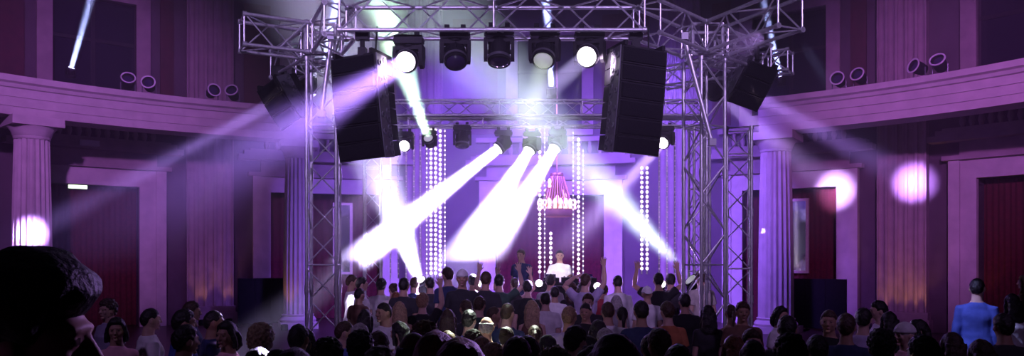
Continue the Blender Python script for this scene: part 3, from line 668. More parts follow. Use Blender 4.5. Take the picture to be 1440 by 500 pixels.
HR = {k: mat('hair_' + k, c, .5, nscale=60, namt=.45, bump=.5) for k, c in dict(black=(.012, .009, .009), brown=(.06, .032, .02), light=(.26, .16, .09), blond=(.50, .36, .20), grey=(.38, .35, .34), ginger=(.20, .07, .03)).items()}
V = Vector
def remesh(mb, vox, smooth=2, fac=.45, disp=None, keep=None):
    me = mb.mesh('tmp', [M['black']]); o = bpy.data.objects.new('tmp', me); C.objects.link(o)
    r = o.modifiers.new('r', 'REMESH'); r.mode = 'VOXEL'; r.voxel_size = vox; r.adaptivity = 0
    if smooth: s_ = o.modifiers.new('s', 'SMOOTH'); s_.iterations = smooth; s_.factor = fac
    dg = bpy.context.evaluated_depsgraph_get(); dg.update()
    out = bpy.data.meshes.new_from_object(o.evaluated_get(dg)); bpy.data.objects.remove(o); bpy.data.meshes.remove(me)
    out.materials.clear()
    if disp:
        amp, fr = disp
        ns = [v.normal.copy() for v in out.vertices]
        for v, n in zip(out.vertices, ns): v.co += n * amp * noise.noise(v.co * fr)
    for p in out.polygons: p.use_smooth = True
    return out
HZc = 1.635                                             # head centre height
def head_fn(u, p):
    x, y, z = p
    if z < 0:
        t = min(1, -z / .115); b_ = 1 + .42 * t ** 3; x *= (1 - .24 * t * t) * b_; y = y * (b_ * (1 - .06 * t) if y > 0 else 1 - .08 * t) + .006 * t
    if y < 0: y *= 1.05
    return V((x, y, z))
def ringsec(c, u, v, a, b, n=16, p=2.4):
    return [c + u * (a * math.copysign(abs(math.cos(t)) ** (2 / p), math.cos(t))) + v * (b * math.copysign(abs(math.sin(t)) ** (2 / p), math.sin(t))) for t in [2 * PI * i / n for i in range(n)]]
def torso_rings(g, inf=0, z0=.80, z1=1.54):
    sh, wa, hp = (1.0, 1.0, 1.0) if g == 'm' else (.88, .84, 1.04)
    T = [(.80, .125 * hp, .095, -.005), (.86, .162 * hp, .115, -.008), (.95, .168 * hp, .118, -.012), (1.05, .152 * wa, .106, 0), (1.12, .15 * wa, .102, .006), (1.22, .166 * (wa + sh) / 2, .113, .01), (1.31, .174 * sh, .12 + (.012 if g == 'f' else 0), .01), (1.37, .160 * sh, .104, 0), (1.42, .122 * sh, .084, -.010), (1.455, .088 * sh, .068, -.014), (1.49, .063, .060, -.012), (1.54, .056, .060, -.002), (1.58, .054, .06, .004)]
    out = []
    for z, a, b, yo in T:
        if z0 <= z <= z1 + .045: out.append(ringsec(V((0, yo, z)), V((1, 0, 0)), V((0, 1, 0)), a + inf, b + inf, 20, 2.5))
    return out
def arm_pts(g, side, el, wr):
    sw = .162 if g == 'm' else .142
    sh = V((side * sw, -.008, 1.385))
    return sh, sh + V(el), sh + V(el) + V(wr)
def hand(mb, wr, d, n, side, spread=.0, curl=.35):
    d = d.normalized(); n = (n - d * n.dot(d)).normalized(); w_ = d.cross(n) * side      # w_: towards the thumb
    rs = []
    for t, a, b in ((-.02, .026, .021), (.02, .032, .017), (.05, .040, .015), (.082, .041, .012), (.094, .034, .008)): rs.append(ringsec(wr + d * t, w_, n, a, b, 14, 2.6))
    mb.rings(rs)
    for k, (o_, L) in enumerate(((.031, .068), (.0105, .078), (-.0105, .072), (-.031, .056))):
        base = wr + d * .078 + w_ * o_; fd = (d + w_ * o_ * spread * 18).normalized(); c = curl * (1 + .15 * k)
        f1 = (fd * math.cos(c * .5) + n * math.sin(c * .5)); f2 = (fd * math.cos(c * 1.3) + n * math.sin(c * 1.3)); f3 = (fd * math.cos(c * 2.0) + n * math.sin(c * 2.0))
        p1 = base + f1 * L * .48; p2 = p1 + f2 * L * .30; mb.limb([base, p1, p2, p2 + f3 * L * .2], [.0098, .0092, .0085, .0072], 9)
    tb = wr + d * .022 + w_ * .026; t1 = tb + (d * .62 + w_ * .62 + n * .3).normalized() * .042; mb.limb([tb, t1, t1 + (d * .85 + w_ * .25 + n * .35).normalized() * .032], [.014, .011, .0085], 9)
def body_mb(g, arms, legs, bald_top=True):
    mb = MB(); mb.rings(torso_rings(g))
    mb.limb([(0, -.012, 1.44), (0, -.006, 1.50), (0, .002, 1.58)], [.066, .056, .054], 16)
    hs = 1.0 if g == 'm' else .95
    H = V((0, .012, HZc)); mb.ell(H, (.075 * hs, .094 * hs, .113 * hs), 28, 20, None, head_fn)
    # face: brow, nose, cheeks, lips, chin, ears
    mb.limb([H + V((-.038, .082, .025)), H + V((0, .090, .028)), H + V((.038, .082, .025))], [.010, .011, .010], 10)
    mb.limb([H + V((0, .088, .018)), H + V((0, .100, -.008)), H + V((0, .108, -.026))], [.009, .011, .0135], 10)
    for s in (-1, 1):
        mb.ell(H + V((s * .011, .100, -.029)), (.009, .010, .007), 8, 6); mb.ell(H + V((s * .040, .066, -.024)), (.020, .018, .024), 10, 8)
        mb.ell(H + V((s * .031, .080, .004)), (.0145, .010, .0095), 12, 8)
        mb.ell(H + V((s * .077 * hs, -.008, -.008)), (.009, .021, .032), 12, 8, Matrix.Rotation(-s * .35, 3, 'Z'))
    mb.ell(H + V((0, .092, -.057)), (.022, .008, .006), 12, 6); mb.ell(H + V((0, .090, -.066)), (.019, .008, .006), 12, 6); mb.ell(H + V((0, .076, -.094)), (.024, .016, .014), 12, 8)
    fm = 1.0 if g == 'm' else .84
    for side, (el, wr, hd, hn, cu, spd) in zip((-1, 1), arms):
        a, e, w_ = arm_pts(g, side, el, wr)
        mb.limb([V((side * .09, -.01, 1.395)), a, a + (e - a) * .45, e, e + (w_ - e) * .3, w_], [.055 * fm, .056 * fm, .048 * fm, .040 * fm, .043 * fm, .026 * fm], 16)
        hand(mb, w_ + V(hd).normalized() * .01, V(hd), V(hn), side, spd, cu)
    for side, (kn, an) in zip((-1, 1), legs):
        hp = V((side * .088, -.005, .89)); k = hp + V(kn); a = k + V(an)
        mb.limb([hp, hp + (k - hp) * .5, k, k + (a - k) * .32, a], [.088, .076, .054, .055, .036], 16)
        rs = []
        for t, a_, b_, z in ((-.07, .022, .02, .035), (-.055, .034, .036, .04), (0, .037, .045, .05), (.07, .042, .03, .035), (.13, .044, .02, .024), (.17, .03, .012, .016)):
            rs.append(ringsec(V((a.x + side * .004, a.y + t, z)), V((1, 0, 0)), V((0, 0, 1)), a_, min(b_, z), 12))
        mb.rings(rs)
    return mb
def finish_body(me, g):
    H = V((0, .012, HZc))
    for m_ in (SK[0], EYE, LIP): me.materials.append(m_)
    for p in me.polygons:
        c = p.center - H
        if c.y > .05:
            for s in (-1, 1):
                q = c - V((s * .031, .086, .004))
                if (q.x / .0115) ** 2 + (q.z / .0062) ** 2 < 1: p.material_index = 1
            if (c.x / .024) ** 2 + ((c.z + .0625) / .0115) ** 2 < 1 and c.y > .088: p.material_index = 2
    return me
def shirt_mb(g, arms, slv, hem=.90, inf=.016, skirt=None):
    mb = MB(); rs = torso_rings(g, inf, 0, 1.44)
    rs = [r for r in rs if r[0].z >= hem - .06]
    rs = [[V((p.x, p.y, max(p.z, hem))) for p in r] for r in rs]
    if skirt:
        for z, a, b in skirt[::-1]: rs.insert(0, ringsec(V((0, -.01, z)), V((1, 0, 0)), V((0, 1, 0)), a, b, 20, 2.3))
    else: rs.insert(0, [V((p.x * 1.04, p.y * 1.06, hem - .05)) for p in rs[0]])
    rs.append(ringsec(V((0, -.010, 1.478)), V((1, 0, 0)), V((0, 1, 0)), .074, .073, 20))
    mb.rings(rs)
    fm = 1.0 if g == 'm' else .84
    for side, (el, wr, hd, hn, cu, spd) in zip((-1, 1), arms):
        a, e, w_ = arm_pts(g, side, el, wr); i2 = inf
        if slv == 'long': mb.limb([V((side * .085, -.01, 1.39)), a, a + (e - a) * .45, e, e + (w_ - e) * .5, e + (w_ - e) * .93], [.056 * fm + i2, .058 * fm + i2, .051 * fm + i2, .046 * fm + i2, .042 * fm + i2, .032 * fm + i2 * .8], 16)
        elif slv == 'short':
            d = (e - a).normalized(); q = d.orthogonal().normalized(); 
            pts = [V((side * .085, -.01, 1.39)), a]; mb.limb(pts, [.056 * fm + i2, .058 * fm + i2], 16)
            mb.tube(a, a + (e - a) * .62, .058 * fm + i2, 18, .056 * fm + i2)
    return mb
def trouser_mb(g, legs):
    mb = MB(); rs = [r for r in torso_rings(g, .008, 0, .90)]; mb.rings(rs)
    for side, (kn, an) in zip((-1, 1), legs):
        hp = V((side * .088, -.005, .89)); k = hp + V(kn); a = k + V(an)
        mb.limb([hp, hp + (k - hp) * .5, k, k + (a - k) * .4], [.100, .090, .070, .070], 16); mb.tube(k + (a - k) * .35, V((a.x, a.y, .075)), .072, 16, .066)
    return mb
def shoe_me(legs, side):
    kn, an = legs[0 if side < 0 else 1]; hp = V((side * .088, -.005, .89)); a = hp + V(kn) + V(an); rs = []; mb = MB()
    for t, a_, b_ in ((-.085, .026, .03), (-.07, .042, .045), (0, .045, .05), (.07, .05, .038), (.14, .05, .03), (.19, .034, .02)):
        rs.append(ringsec(V((a.x + side * .004, a.y + t, b_)), V((1, 0, 0)), V((0, 0, 1)), a_, b_, 14, 3))
    mb.rings(rs); return mb.mesh('shoe', SHOE, None, True)
LEGS = dict(stand=[((-.02, .015, -.42), (-.012, -.02, -.39)), ((.02, .005, -.42), (.012, -.03, -.39))],
            step=[((-.01, .14, -.40), (0, .02, -.40)), ((.01, -.04, -.42), (0, -.19, -.36))])
DN = ((-.05, -.03, -.285), (-.01, .06, -.25), (0, .12, -1), (.9, .25, 0), .5, 0)
def mir(a): el, wr, hd, hn, cu, sp = a; return ((-el[0], el[1], el[2]), (-wr[0], wr[1], wr[2]), (-hd[0], hd[1], hd[2]), (-hn[0], hn[1], hn[2]), cu, sp)
BENT = ((-.05, .02, -.285), (.07, .23, .06), (.35, .9, .25), (.3, .1, 1), .7, 0)
UP = ((-.12, .10, .235), (.03, .06, .25), (.05, .05, 1), (0, 1, .1), .25, .5)
UPW = ((-.22, .08, .17), (.05, .05, .25), (.1, .1, 1), (0, 1, 0), .25, .5)
HEADH = ((-.21, .02, .18), (.19, -.02, .14), (.9, 0, .3), (.2, .5, -.8), .4, 0)
POSE = dict(relax=(DN, mir(DN)), bent=(BENT, mir(BENT)), drink=(DN, mir(BENT)), raise1=(DN, mir(UP)), raise2=(UPW, mir(UPW)), clap=(HEADH, mir(UP)), dj=(((-.08, .10, -.26), (.02, .24, -.06), (.1, 1, -.1), (.1, -.1, -1), .35, .2), ((.08, .10, -.26), (-.02, .24, -.06), (-.1, 1, -.1), (-.1, -.1, -1), .35, .2)))
PM = {}
def body_me(g, pose, lg='stand'):
    k = (g, pose, lg)
    if k not in PM: PM[k] = finish_body(remesh(body_mb(g, POSE[pose], LEGS[lg]), .0062, 3, .4), g)
    return PM[k]
def shirt_me(g, pose, slv):
    k = (g, pose, slv, 's')
    if k not in PM:
        sk = [(.42, .23, .19), (.60, .21, .17), (.75, .195, .15)] if slv == 'dress' else None
        PM[k] = remesh(shirt_mb(g, POSE[pose], 'none' if slv in ('dress', 'top') else slv, skirt=sk, inf=.014 if g == 'm' else .011), .0105, 3, .5, (.011, 9.0)); PM[k].materials.append(CL['grey'])
    return PM[k]
def trouser_me(g, lg):
    k = (g, lg, 't')
    if k not in PM: PM[k] = remesh(trouser_mb(g, LEGS[lg]), .014, 3, .5, (.010, 10.0)); PM[k].materials.append(TROU[0])
    return PM[k]
def shoes(lg, side):
    k = (lg, side, 'sh')
    if k not in PM: PM[k] = shoe_me(LEGS[lg], side)
    return PM[k]
def hair_me(st, g):
    k = (st, g, 'h')
    if k in PM: return PM[k]
    hs = 1.0 if g == 'm' else .95
    H = V((0, .012, HZc)); thick = dict(short=.016, crop=.009, curly=.030, long=.018, pony=.012, bun=.012, spiky=.026, brush=.034, bob=.024, fringe=.010)[st]
    namp, nf = dict(curly=(.016, 46), spiky=(.018, 55), short=(.006, 40), bob=(.008, 24), long=(.008, 22), brush=(.005, 30)).get(st, (.004, 40))
    def line(y): 
        if y > .055: return .058 if st not in ('long', 'bob') else .066
        if y > -.035: return .012 if st not in ('crop', 'fringe') else .02
        return -.062
    mb = MB()
    def fn(u, p):
        p = head_fn(u, p); hl = line(p.y); hl0 = hl
        if -.035 <= p.y <= .055 and p.y > .03: hl = .012 + (p.y - .03) / .025 * .045
        if -.06 < p.y < -.035: hl = .012 + (p.y + .035) / .025 * .074
        t = max(0, min(1, (p.z - hl) / .022 + .5)); 
        if st == 'fringe' and p.z > .05: t = 0
        ex = thick * (.65 + .6 * max(0, u.z))
        if st == 'brush': ex += .016 * max(0, u.z) + .006
        return p * (1 + (-.10 * (1 - t))) + u * ex * t
    mb.ell(H, (.077 * hs, .096 * hs, .114 * hs), 40, 30, None, fn)
    if st == 'brush': mb.limb([H + V((-.045, .062, .100)), H + V((0, .080, .102)), H + V((.045, .062, .100))], [.024, .030, .024], 12)
    if st in ('long', 'bob'):
        zl = -.34 if st == 'long' else -.15; rs = []
        for t in (0, .2, .45, .7, .9, 1):
            z = .03 + (zl - .03) * t
            rs.append(ringsec(H + V((0, -.058 - .035 * math.sin(t * PI * .8), z)), V((1, 0, 0)), V((0, 1, 0)), (.086 + .018 * math.sin(t * PI)) * (1 - .35 * max(0, t - .7) / .3), (.055 - .02 * t) * (1 - .4 * max(0, t - .8) / .2), 22, 2.2))
        mb.rings(rs)
        for s in (-1, 1): mb.limb([H + V((s * .07, .02, .05)), H + V((s * .092, .0, -.04)), H + V((s * .088, -.01, -.12)), H + V((s * .085, -.0 if st == 'bob' else .03, zl * .75))], [.022, .024, .025, .014], 10)
    if st == 'pony': mb.limb([H + V((0, -.10, .05)), H + V((0, -.135, .03)), H + V((0, -.15, -.06)), H + V((0, -.13, -.2))], [.022, .026, .028, .010], 12)
    if st == 'bun': mb.ell(H + V((0, -.10, .085)), (.045, .042, .042))
    me = remesh(mb, .0075, 1, .4, (namp, nf)); me.materials.append(HR['black']); PM[k] = me; return me
def cap_me(st):
    k = (st, 'cap')
    if k in PM: return PM[k]
    H = V((0, .012, HZc)); mb = MB()
    def fn(u, p):
        p = head_fn(u, p); t = max(0, min(1, (p.z - .018) / .012 + .5)); return p * (1 - .12 * (1 - t)) + u * .016 * t
    mb.ell(H, (.078, .098, .117), 36, 26, None, fn)
    if st == 'cap':                                      # worn backwards: visor over the nape
        rs = []
        for t in (0, .5, 1): rs.append(ringsec(H + V((0, -.085 - .07 * t, .035 - .02 * t)), V((1, 0, 0)), V((0, 0, 1)), .066 * (1 - .35 * t * t), .006, 18, 2.5))
        mb.rings(rs); mb.ell(H + V((0, -.005, .136)), (.009, .009, .006), 8, 6)
    me = remesh(mb, .0065, 2, .4, (.002, 30)); me.materials.append(CL['white']); PM[k] = me; return me
def setm(o, i, m_): o.material_slots[i].link = 'OBJECT'; o.material_slots[i].material = m_
def person(loc, rz, sc, g, pose, slv, hair, hcol, ccol, label, skin=0, lg='stand', cap=None, capcol=None, group='people in the hall', tr=0):
    o = bpy.data.objects.new('person', body_me(g, pose, lg)); C.objects.link(o); o.location = loc; o.rotation_euler = (0, 0, math.radians(rz)); o.scale = (sc, sc, sc)
    tag(o, label, 'person', group); setm(o, 0, SK[skin])
    def part(nm, me, mt):
        c = bpy.data.objects.new(nm, me); C.objects.link(c); c.parent = o; setm(c, 0, mt); return c
    part('dress' if slv == 'dress' else 'shirt', shirt_me(g, pose, slv), CL[ccol])
    if slv != 'dress': part('trousers', trouser_me(g, lg), TROU[tr])
    part('shoe', shoes(lg, -1), SHOE); part('shoe', shoes(lg, 1), SHOE)
    if hair: part('hair', hair_me(hair, g), HR[hcol])
    if cap: part('cap' if cap == 'cap' else 'headscarf', cap_me(cap), CL[capcol])
    return o
PLACED = []
def crowd(px, py, hh, rz, g, pose, slv, hair, hcol, ccol, label, skin=None, Y=None, **kw):
    # px, py: top of the head in the photograph; hh: head height in its pixels
    top = 1.765
    Y = Y or 258.0 / hh; h = HC - (py - HZ) * Y / F
    lo, hi = (1.58, 1.90) if g == 'm' else (1.50, 1.76)
    if h < lo or h > hi:
        h = min(max(h, lo), hi)
        if py > HZ + 8: Y = F * (HC - h) / (py - HZ)
    Y = min(Y, 13.7); h = HC - (py - HZ) * Y / F
    x = (px - 720) * Y / F
    # keep bodies apart: step back or forward along the line of sight
    best = None
    for off in (0, 5, -5, 10, -10, 15, -15):
        for k in range(0, 64):
            dY = (k + 1) // 2 * .1 * (1 if k % 2 else -1); Y2 = Y + dY
            if Y2 > 13.9 or Y2 < 2.4: continue
            x2 = (px + off - 720) * Y2 / F; h2 = HC - (py - HZ) * Y2 / F
            if not 1.40 < h2 < 2.0: continue
            if all((x2 - a) ** 2 + (Y2 - b) ** 2 >= .48 ** 2 for a, b in PLACED): best = (x2, Y2, h2); break
        if best: break
    if best is None: best = (x, Y, h); print('CROWD TIGHT', label, round(x, 2), round(Y, 2), round(h, 2))
    x, Y, h = best; PLACED.append((x, Y))
    person((x, Y, 0), rz, h / top, g, pose, slv, hair, hcol, ccol, label, rnd.choice((0, 0, 1, 1, 2)) if skin is None else skin, tr=rnd.choice((0, 1)), **kw)
for t_ in (TL, TR, T2): 
    for dx in (-.12, .12):
        for dy in (-.12, .12): PLACED.append((t_.x + dx, t_.y + dy))
# on the stage
person((P(787, 0, 16.05).x, 16.05, ZS), 180, P(787, 350, 16.05).z / 1.765 - ZS / 1.765, 'm', 'dj', 'short', 'crop', 'black', 'white', 'man in a white T-shirt standing behind the black booth on the stage', 1, group='people on the stage')
person((P(733, 0, 16.2).x, 16.2, ZS), 150, 1.0, 'm', 'relax', 'short', 'short', 'brown', 'navy', 'dim figure standing left of the bright dot strips on the stage', 1, group='people on the stage')
# nearest silhouette at the left edge
person((P(36, 0, 1.62).x, 1.62, 0), -82, P(0, 362, 1.62).z / 1.79, 'm', 'relax', 'short', 'brush', 'black', 'black', 'huge dark silhouetted head in profile at the left edge, nearest to us', 1)
m_, f_ = 'm', 'f'
W = 'white'
CR = [
 # left of the left tower
 (153, 421, 27, 150, m_, 'relax', 'short', 'curly', 'brown', 'lav', 'man half hidden behind the huge silhouetted head at the left edge'),
 (164, 446, 24, 200, f_, 'relax', 'short', 'bob', 'black', 'pink', 'person in a brightly lit pink top beside the huge silhouetted head'),
 (210, 432, 25, -50, m_, 'relax', 'long', 'crop', 'black', W, 'dark-haired man in a white shirt below the red doorway, right of the huge silhouette'),
 (268, 423, 23, -70, m_, 'relax', 'short', 'short', 'brown', 'navy', 'taller man facing right in front of the left pilaster'),
 (257, 434, 24, -60, m_, 'relax', 'short', 'short', 'black', 'blue', 'man in blue close in front of the taller man by the left pilaster'),
 (259, 456, 30, -40, m_, 'relax', 'short', 'short', 'black', 'dark', 'dark-shirted man with his back to us at the bottom, below the left pilaster'),
 (299, 435, 25, -65, m_, 'relax', 'short', 'crop', 'black', 'navy', 'man in a navy shirt facing right, between the left pilaster and the person in pink', 2),
 (320, 451, 21, 160, f_, 'bent', 'short', 'bob', 'black', 'pink', 'woman with a brightly lit face and pink shirt left of the black screen'),
 (366, 457, 26, 5, m_, 'relax', 'short', 'curly', 'blond', W, 'fair curly-haired man in white seen from behind, below the black screen'),
 (419, 454, 27, -10, m_, 'relax', 'short', 'crop', 'black', W, 'dark-haired man in a white T-shirt in front of the column by the left tower', 2),
 (362, 489, 27, 0, m_, 'relax', 'short', 'short', 'black', 'dark', 'dark head at the bottom edge below the fair curly-haired man'),
 (392, 490, 25, 10, f_, 'relax', 'short', 'long', 'black', 'dark', 'dark head at the bottom edge between the fair curly-haired man and the left column'),
 (412, 490, 25, 0, m_, 'relax', 'short', 'short', 'brown', 'grey', 'head at the bottom edge under the left column'),
 (444, 463, 24, -20, f_, 'relax', 'short', 'bob', 'black', 'dark', 'dark-haired woman at the foot of the left tower'),
 (459, 478, 34, -25, m_, 'relax', 'short', 'curly', 'black', 'dark', 'large dark curly head at the bottom edge in front of the left tower'),
 (483, 450, 25, -70, m_, 'relax', 'short', 'crop', 'brown', 'blue', 'man in profile looking down to the right, just right of the left tower'),
 # left part of the floor
 (494, 386, 19, -75, m_, 'relax', 'long', 'short', 'brown', W, 'man in a white shirt facing right, first right of the left tower'),
 (508, 389, 18, -70, m_, 'relax', 'long', 'short', 'black', W, 'man in a white shirt close behind the first one right of the left tower'),
 (505, 404, 21, -35, m_, 'relax', 'short', 'crop', 'black', 'brown', 'man in a brown T-shirt before the two men in white by the left tower'),
 (536, 392, 18, 0, m_, 'relax', 'short', 'curly', 'black', W, 'dark curly head in a white top under the white glare on the left'),
 (553, 397, 18, 30, f_, 'relax', 'short', 'bun', 'brown', 'cream', 'woman with a bun under the white glare on the left'),
 (568, 390, 17, -10, m_, 'relax', 'short', 'short', 'black', 'dark', 'dark-haired man in the middle of the white glare on the left'),
 (583, 389, 17, 0, m_, 'relax', 'short', 'short', 'brown', 'navy', 'man just left of the blazing floor lamp'),
 (605, 389, 17, 10, m_, 'relax', 'short', 'short', 'black', 'dark', 'dark head just right of the blazing floor lamp'),
 (557, 410, 20, 0, f_, 'relax', 'top', 'bob', 'ginger', 'tan', 'woman with bare shoulders below the woman with a bun'),
 (541, 424, 22, 135, m_, 'bent', 'short', 'crop', 'black', W, 'bearded man turned towards us with a lit face, left of the blonde woman'),
 (562, 423, 22, 20, f_, 'relax', 'top', 'long', 'blond', W, 'blonde long-haired woman lit from behind on the left of the crowd'),
 (594, 413, 22, 0, m_, 'raise1', 'short', 'curly', 'light', 'black', 'man in a black T-shirt with his right hand raised, below the blazing floor lamp'),
 (630, 375, 20, 35, m_, 'relax', 'short', 'short', 'brown', 'navy', 'tall man in navy standing out above the crowd, left of the white cap'),
 (505, 455, 26, -15, f_, 'relax', 'short', 'bob', 'grey', 'lav', 'grey-haired person right of the man looking down by the left tower'),
 (506, 467, 30, 0, m_, 'relax', 'short', 'curly', 'black', 'dark', 'large dark curly head at the bottom, right of the left tower'),
 (532, 465, 26, 0, m_, 'relax', 'short', 'short', 'brown', 'lav', 'brown-haired head left of the big bald head'),
 (513, 434, 22, 0, f_, 'relax', 'short', 'long', 'black', 'dark', 'woman with long black hair in front of the man in the brown T-shirt'),
 (563, 452, 24, 60, f_, 'relax', 'short', 'bob', 'black', 'lav', 'dark-haired woman facing left, directly behind the big bald head'),
 (597, 454, 26, 5, m_, 'relax', 'short', 'curly', 'light', 'grey', 'man with short lit curls right behind the big bald head'),
 (581, 462, 74, 0, m_, 'relax', 'short', 'fringe', 'black', 'black', 'big bald dark head at the bottom edge, nearest to us in the middle', 3),
 (630, 434, 25, 0, f_, 'relax', 'top', 'long', 'brown', 'tan', 'brown-haired woman with bare shoulders, right of the man raising his hand'),
 (630, 464, 27, 25, f_, 'relax', 'top', 'long', 'light', W, 'woman with long light hair near the bottom, right of the big bald head'),
 (612, 466, 26, 0, m_, 'relax', 'short', 'short', 'ginger', 'brown', 'brown head between the big bald head and the long light-haired woman'),
 (533, 491, 26, 0, m_, 'relax', 'short', 'curly', 'grey', 'grey', 'light curly head at the bottom edge left of the big bald head'),
 # middle
 (650, 378, 15, 180, m_, 'relax', 'short', None, None, 'dark', 'man facing us in a white cap at the back of the crowd', 1, None, dict(cap='cap', capcol=W)),
 (665, 385, 18, 0, m_, 'relax', 'short', 'short', 'black', W, 'man in a white shirt by the small violet lamp left of the middle'),
 (683, 381, 18, -10, m_, 'relax', 'short', 'short', 'brown', 'dark', 'head between the man in white and the man in green with his arms up'),
 (702, 385, 20, 0, m_, 'raise2', 'short', 'short', 'black', 'green', 'man in dark green with both arms raised, left of the middle'),
 (724, 389, 18, 10, f_, 'raise2', 'top', 'pony', 'brown', 'dark', 'woman with raised arms behind the man in dark green'),
 (742, 393, 21, 0, m_, 'relax', 'short', 'short', 'black', 'black', 'dark-haired man in black left of the booth'),
 (774, 385, 19, -10, m_, 'relax', 'short', 'short', 'black', 'grey', 'man in grey in front of the booth'),
 (780, 402, 21, 0, m_, 'relax', 'short', 'short', 'black', W, 'dark-haired man in a white shirt, second row below the booth'),
 (767, 410, 23, 0, m_, 'relax', 'short', 'crop', 'black', W, 'dark-haired man in a white T-shirt right of the light-haired woman in brown'),
 (656, 420, 22, 20, m_, 'relax', 'short', 'crop', 'brown', 'dark', 'close-cropped man below the man in white by the small violet lamp'),
 (674, 416, 21, -15, m_, 'bent', 'short', 'short', 'brown', 'green', 'man in dark green right of the close-cropped man'),
 (693, 430, 22, -75, m_, 'relax', 'short', 'crop', 'brown', 'navy', 'man in profile with a lit face, left of the lit-eared man in dark blue'),
 (713, 425, 24, -25, m_, 'relax', 'short', 'crop', 'brown', 'navy', 'man in dark blue with a lit ear in the middle of the crowd'),
 (748, 421, 27, 0, f_, 'relax', 'dress', 'long', 'blond', 'brown', 'woman in a brown dress with light hair lit from above'),
 (684, 443, 26, 0, m_, 'relax', 'short', 'fringe', 'grey', W, 'bald man in a white shirt seen from behind, below the middle of the crowd'),
 (659, 435, 25, -20, m_, 'relax', 'short', 'short', 'black', 'blue', 'dark-haired man in a blue shirt left of the bald man in white'),
 (664, 465, 28, -30, m_, 'relax', 'short', 'spiky', 'brown', 'grey', 'man with spiky hair edged with light near the bottom, left of the curly light heads'),
 (677, 473, 30, 0, m_, 'relax', 'short', 'short', 'light', 'cream', 'light-haired head edged with light right of the spiky hair'),
 (693, 485, 32, 0, m_, 'relax', 'short', 'curly', 'blond', 'cream', 'light curly head at the bottom edge left of the pair of lit heads'),
 (648, 479, 26, 10, f_, 'relax', 'short', 'bob', 'ginger', 'dark', 'reddish bobbed head at the bottom, left of the spiky hair'),
 (697, 458, 25, -15, f_, 'relax', 'short', 'bun', 'brown', 'dark', 'brown head with a bun behind the light-haired heads at the bottom'),
 (727, 473, 33, 0, m_, 'relax', 'short', 'short', 'brown', 'grey', 'left one of the pair of heads edged with yellow light at the bottom'),
 (741, 472, 36, -10, m_, 'relax', 'short', 'short', 'black', 'grey', 'right one of the pair of heads edged with yellow light at the bottom'),
 (752, 456, 25, 0, f_, 'relax', 'short', 'pony', 'brown', 'tan', 'brown ponytail head right above the pair of lit heads'),
 (771, 470, 27, 40, f_, 'relax', 'short', 'long', 'black', 'dark', 'woman with long black hair right of the pair of lit heads'),
 (781, 492, 28, 0, m_, 'relax', 'short', 'spiky', 'light', 'grey', 'light spiky head at the bottom edge, right of the pair of lit heads'),
 (800, 430, 25, -20, m_, 'relax', 'short', 'short', 'light', 'lav', 'fair-haired man in pale grey facing right, below the booth'),
 # right of the middle
 (823, 384, 19, -30, m_, 'clap', 'short', 'short', 'brown', 'lav', 'man with his hand to his head right of the booth'),
 (804, 395, 20, 0, f_, 'relax', 'short', 'long', 'brown', 'dark', 'woman with long brown hair in front of the booth, left one of two'),
 (818, 397, 20, 5, f_, 'relax', 'short', 'long', 'black', 'dark', 'woman with long dark hair in front of the booth, right one of two'),
 (849, 399, 18, -20, m_, 'relax', 'short', 'short', 'brown', 'red', 'man in red beside the small violet lamp right of the booth'),
 (869, 386, 20, 0, m_, 'relax', 'long', 'crop', 'black', W, 'broad man in a white shirt with his back to us, right of the booth'),
 (926, 383, 20, 0, m_, 'raise2', 'short', 'short', 'black', 'black', 'man in black with both arms raised over his head on the right'),
 (943, 384, 18, -10, m_, 'relax', 'short', 'short', 'black', 'dark', 'head just right of the man in black with raised arms'),
 (910, 402, 22, 0, m_, 'relax', 'short', None, None, W, 'man in a white cap and white T-shirt below the man with raised arms', 1, None, dict(cap='cap', capcol=W)),
 (827, 412, 21, 170, m_, 'relax', 'short', 'short', 'brown', 'dark', 'man facing us below the two long-haired women by the booth'),
 (824, 425, 23, 160, m_, 'relax', 'short', 'crop', 'black', 'black', 'smiling man in black facing us, left of the short-haired man in white'),
 (855, 423, 24, 0, m_, 'relax', 'short', 'crop', 'brown', W, 'short-haired man in a white T-shirt with his back to us, right of the middle'),
 (867, 415, 22, 0, f_, 'relax', 'short', 'bob', 'grey', 'grey', 'grey-haired head between the broad man in white and the short-haired man in white'),
 (875, 430, 24, 0, f_, 'relax', 'short', 'pony', 'black', 'cream', 'woman with a dark ponytail in a pale top right of the short-haired man in white'),
 (842, 450, 25, 10, f_, 'relax', 'short', 'bob', 'black', 'dark', 'dark bobbed head below the short-haired man in white'),
 (852, 461, 26, 20, m_, 'relax', 'short', 'short', 'grey', 'lav', 'grey-haired man near the bottom, below the dark bobbed head'),
 (808, 457, 28, -40, m_, 'relax', 'short', 'short', 'black', 'dark', 'dark man below the fair-haired man in pale grey'),
 (827, 470, 28, 60, m_, 'relax', 'short', 'crop', 'black', 'dark', 'man facing left near the bottom, left of the grey-haired man'),
 (866, 468, 26, 0, f_, 'relax', 'short', 'long', 'black', 'black', 'woman with long black hair right of the grey-haired man at the bottom'),
 (861, 486, 28, 0, m_, 'relax', 'short', 'short', 'brown', 'brown', 'brown head at the bottom edge below the grey-haired man'),
 (838, 492, 28, 0, m_, 'relax', 'short', 'curly', 'black', 'dark', 'dark curly head at the bottom edge left of the brown head'),
 (902, 422, 24, 0, m_, 'relax', 'short', 'short', 'black', 'navy', 'dark-haired man in navy below the man in the white cap and T-shirt'),
 (939, 423, 24, 10, m_, 'relax', 'short', 'short', 'brown', 'orange', 'man in an orange-brown shirt left of the nearer right tower'),
 (928, 461, 26, 20, m_, 'drink', 'short', 'short', 'brown', 'tan', 'man in a tan top holding up a hand, below the man in orange-brown'),
 (900, 470, 26, 0, m_, 'relax', 'short', 'short', 'black', 'black', 'dark head in black left of the man in a tan top at the bottom'),
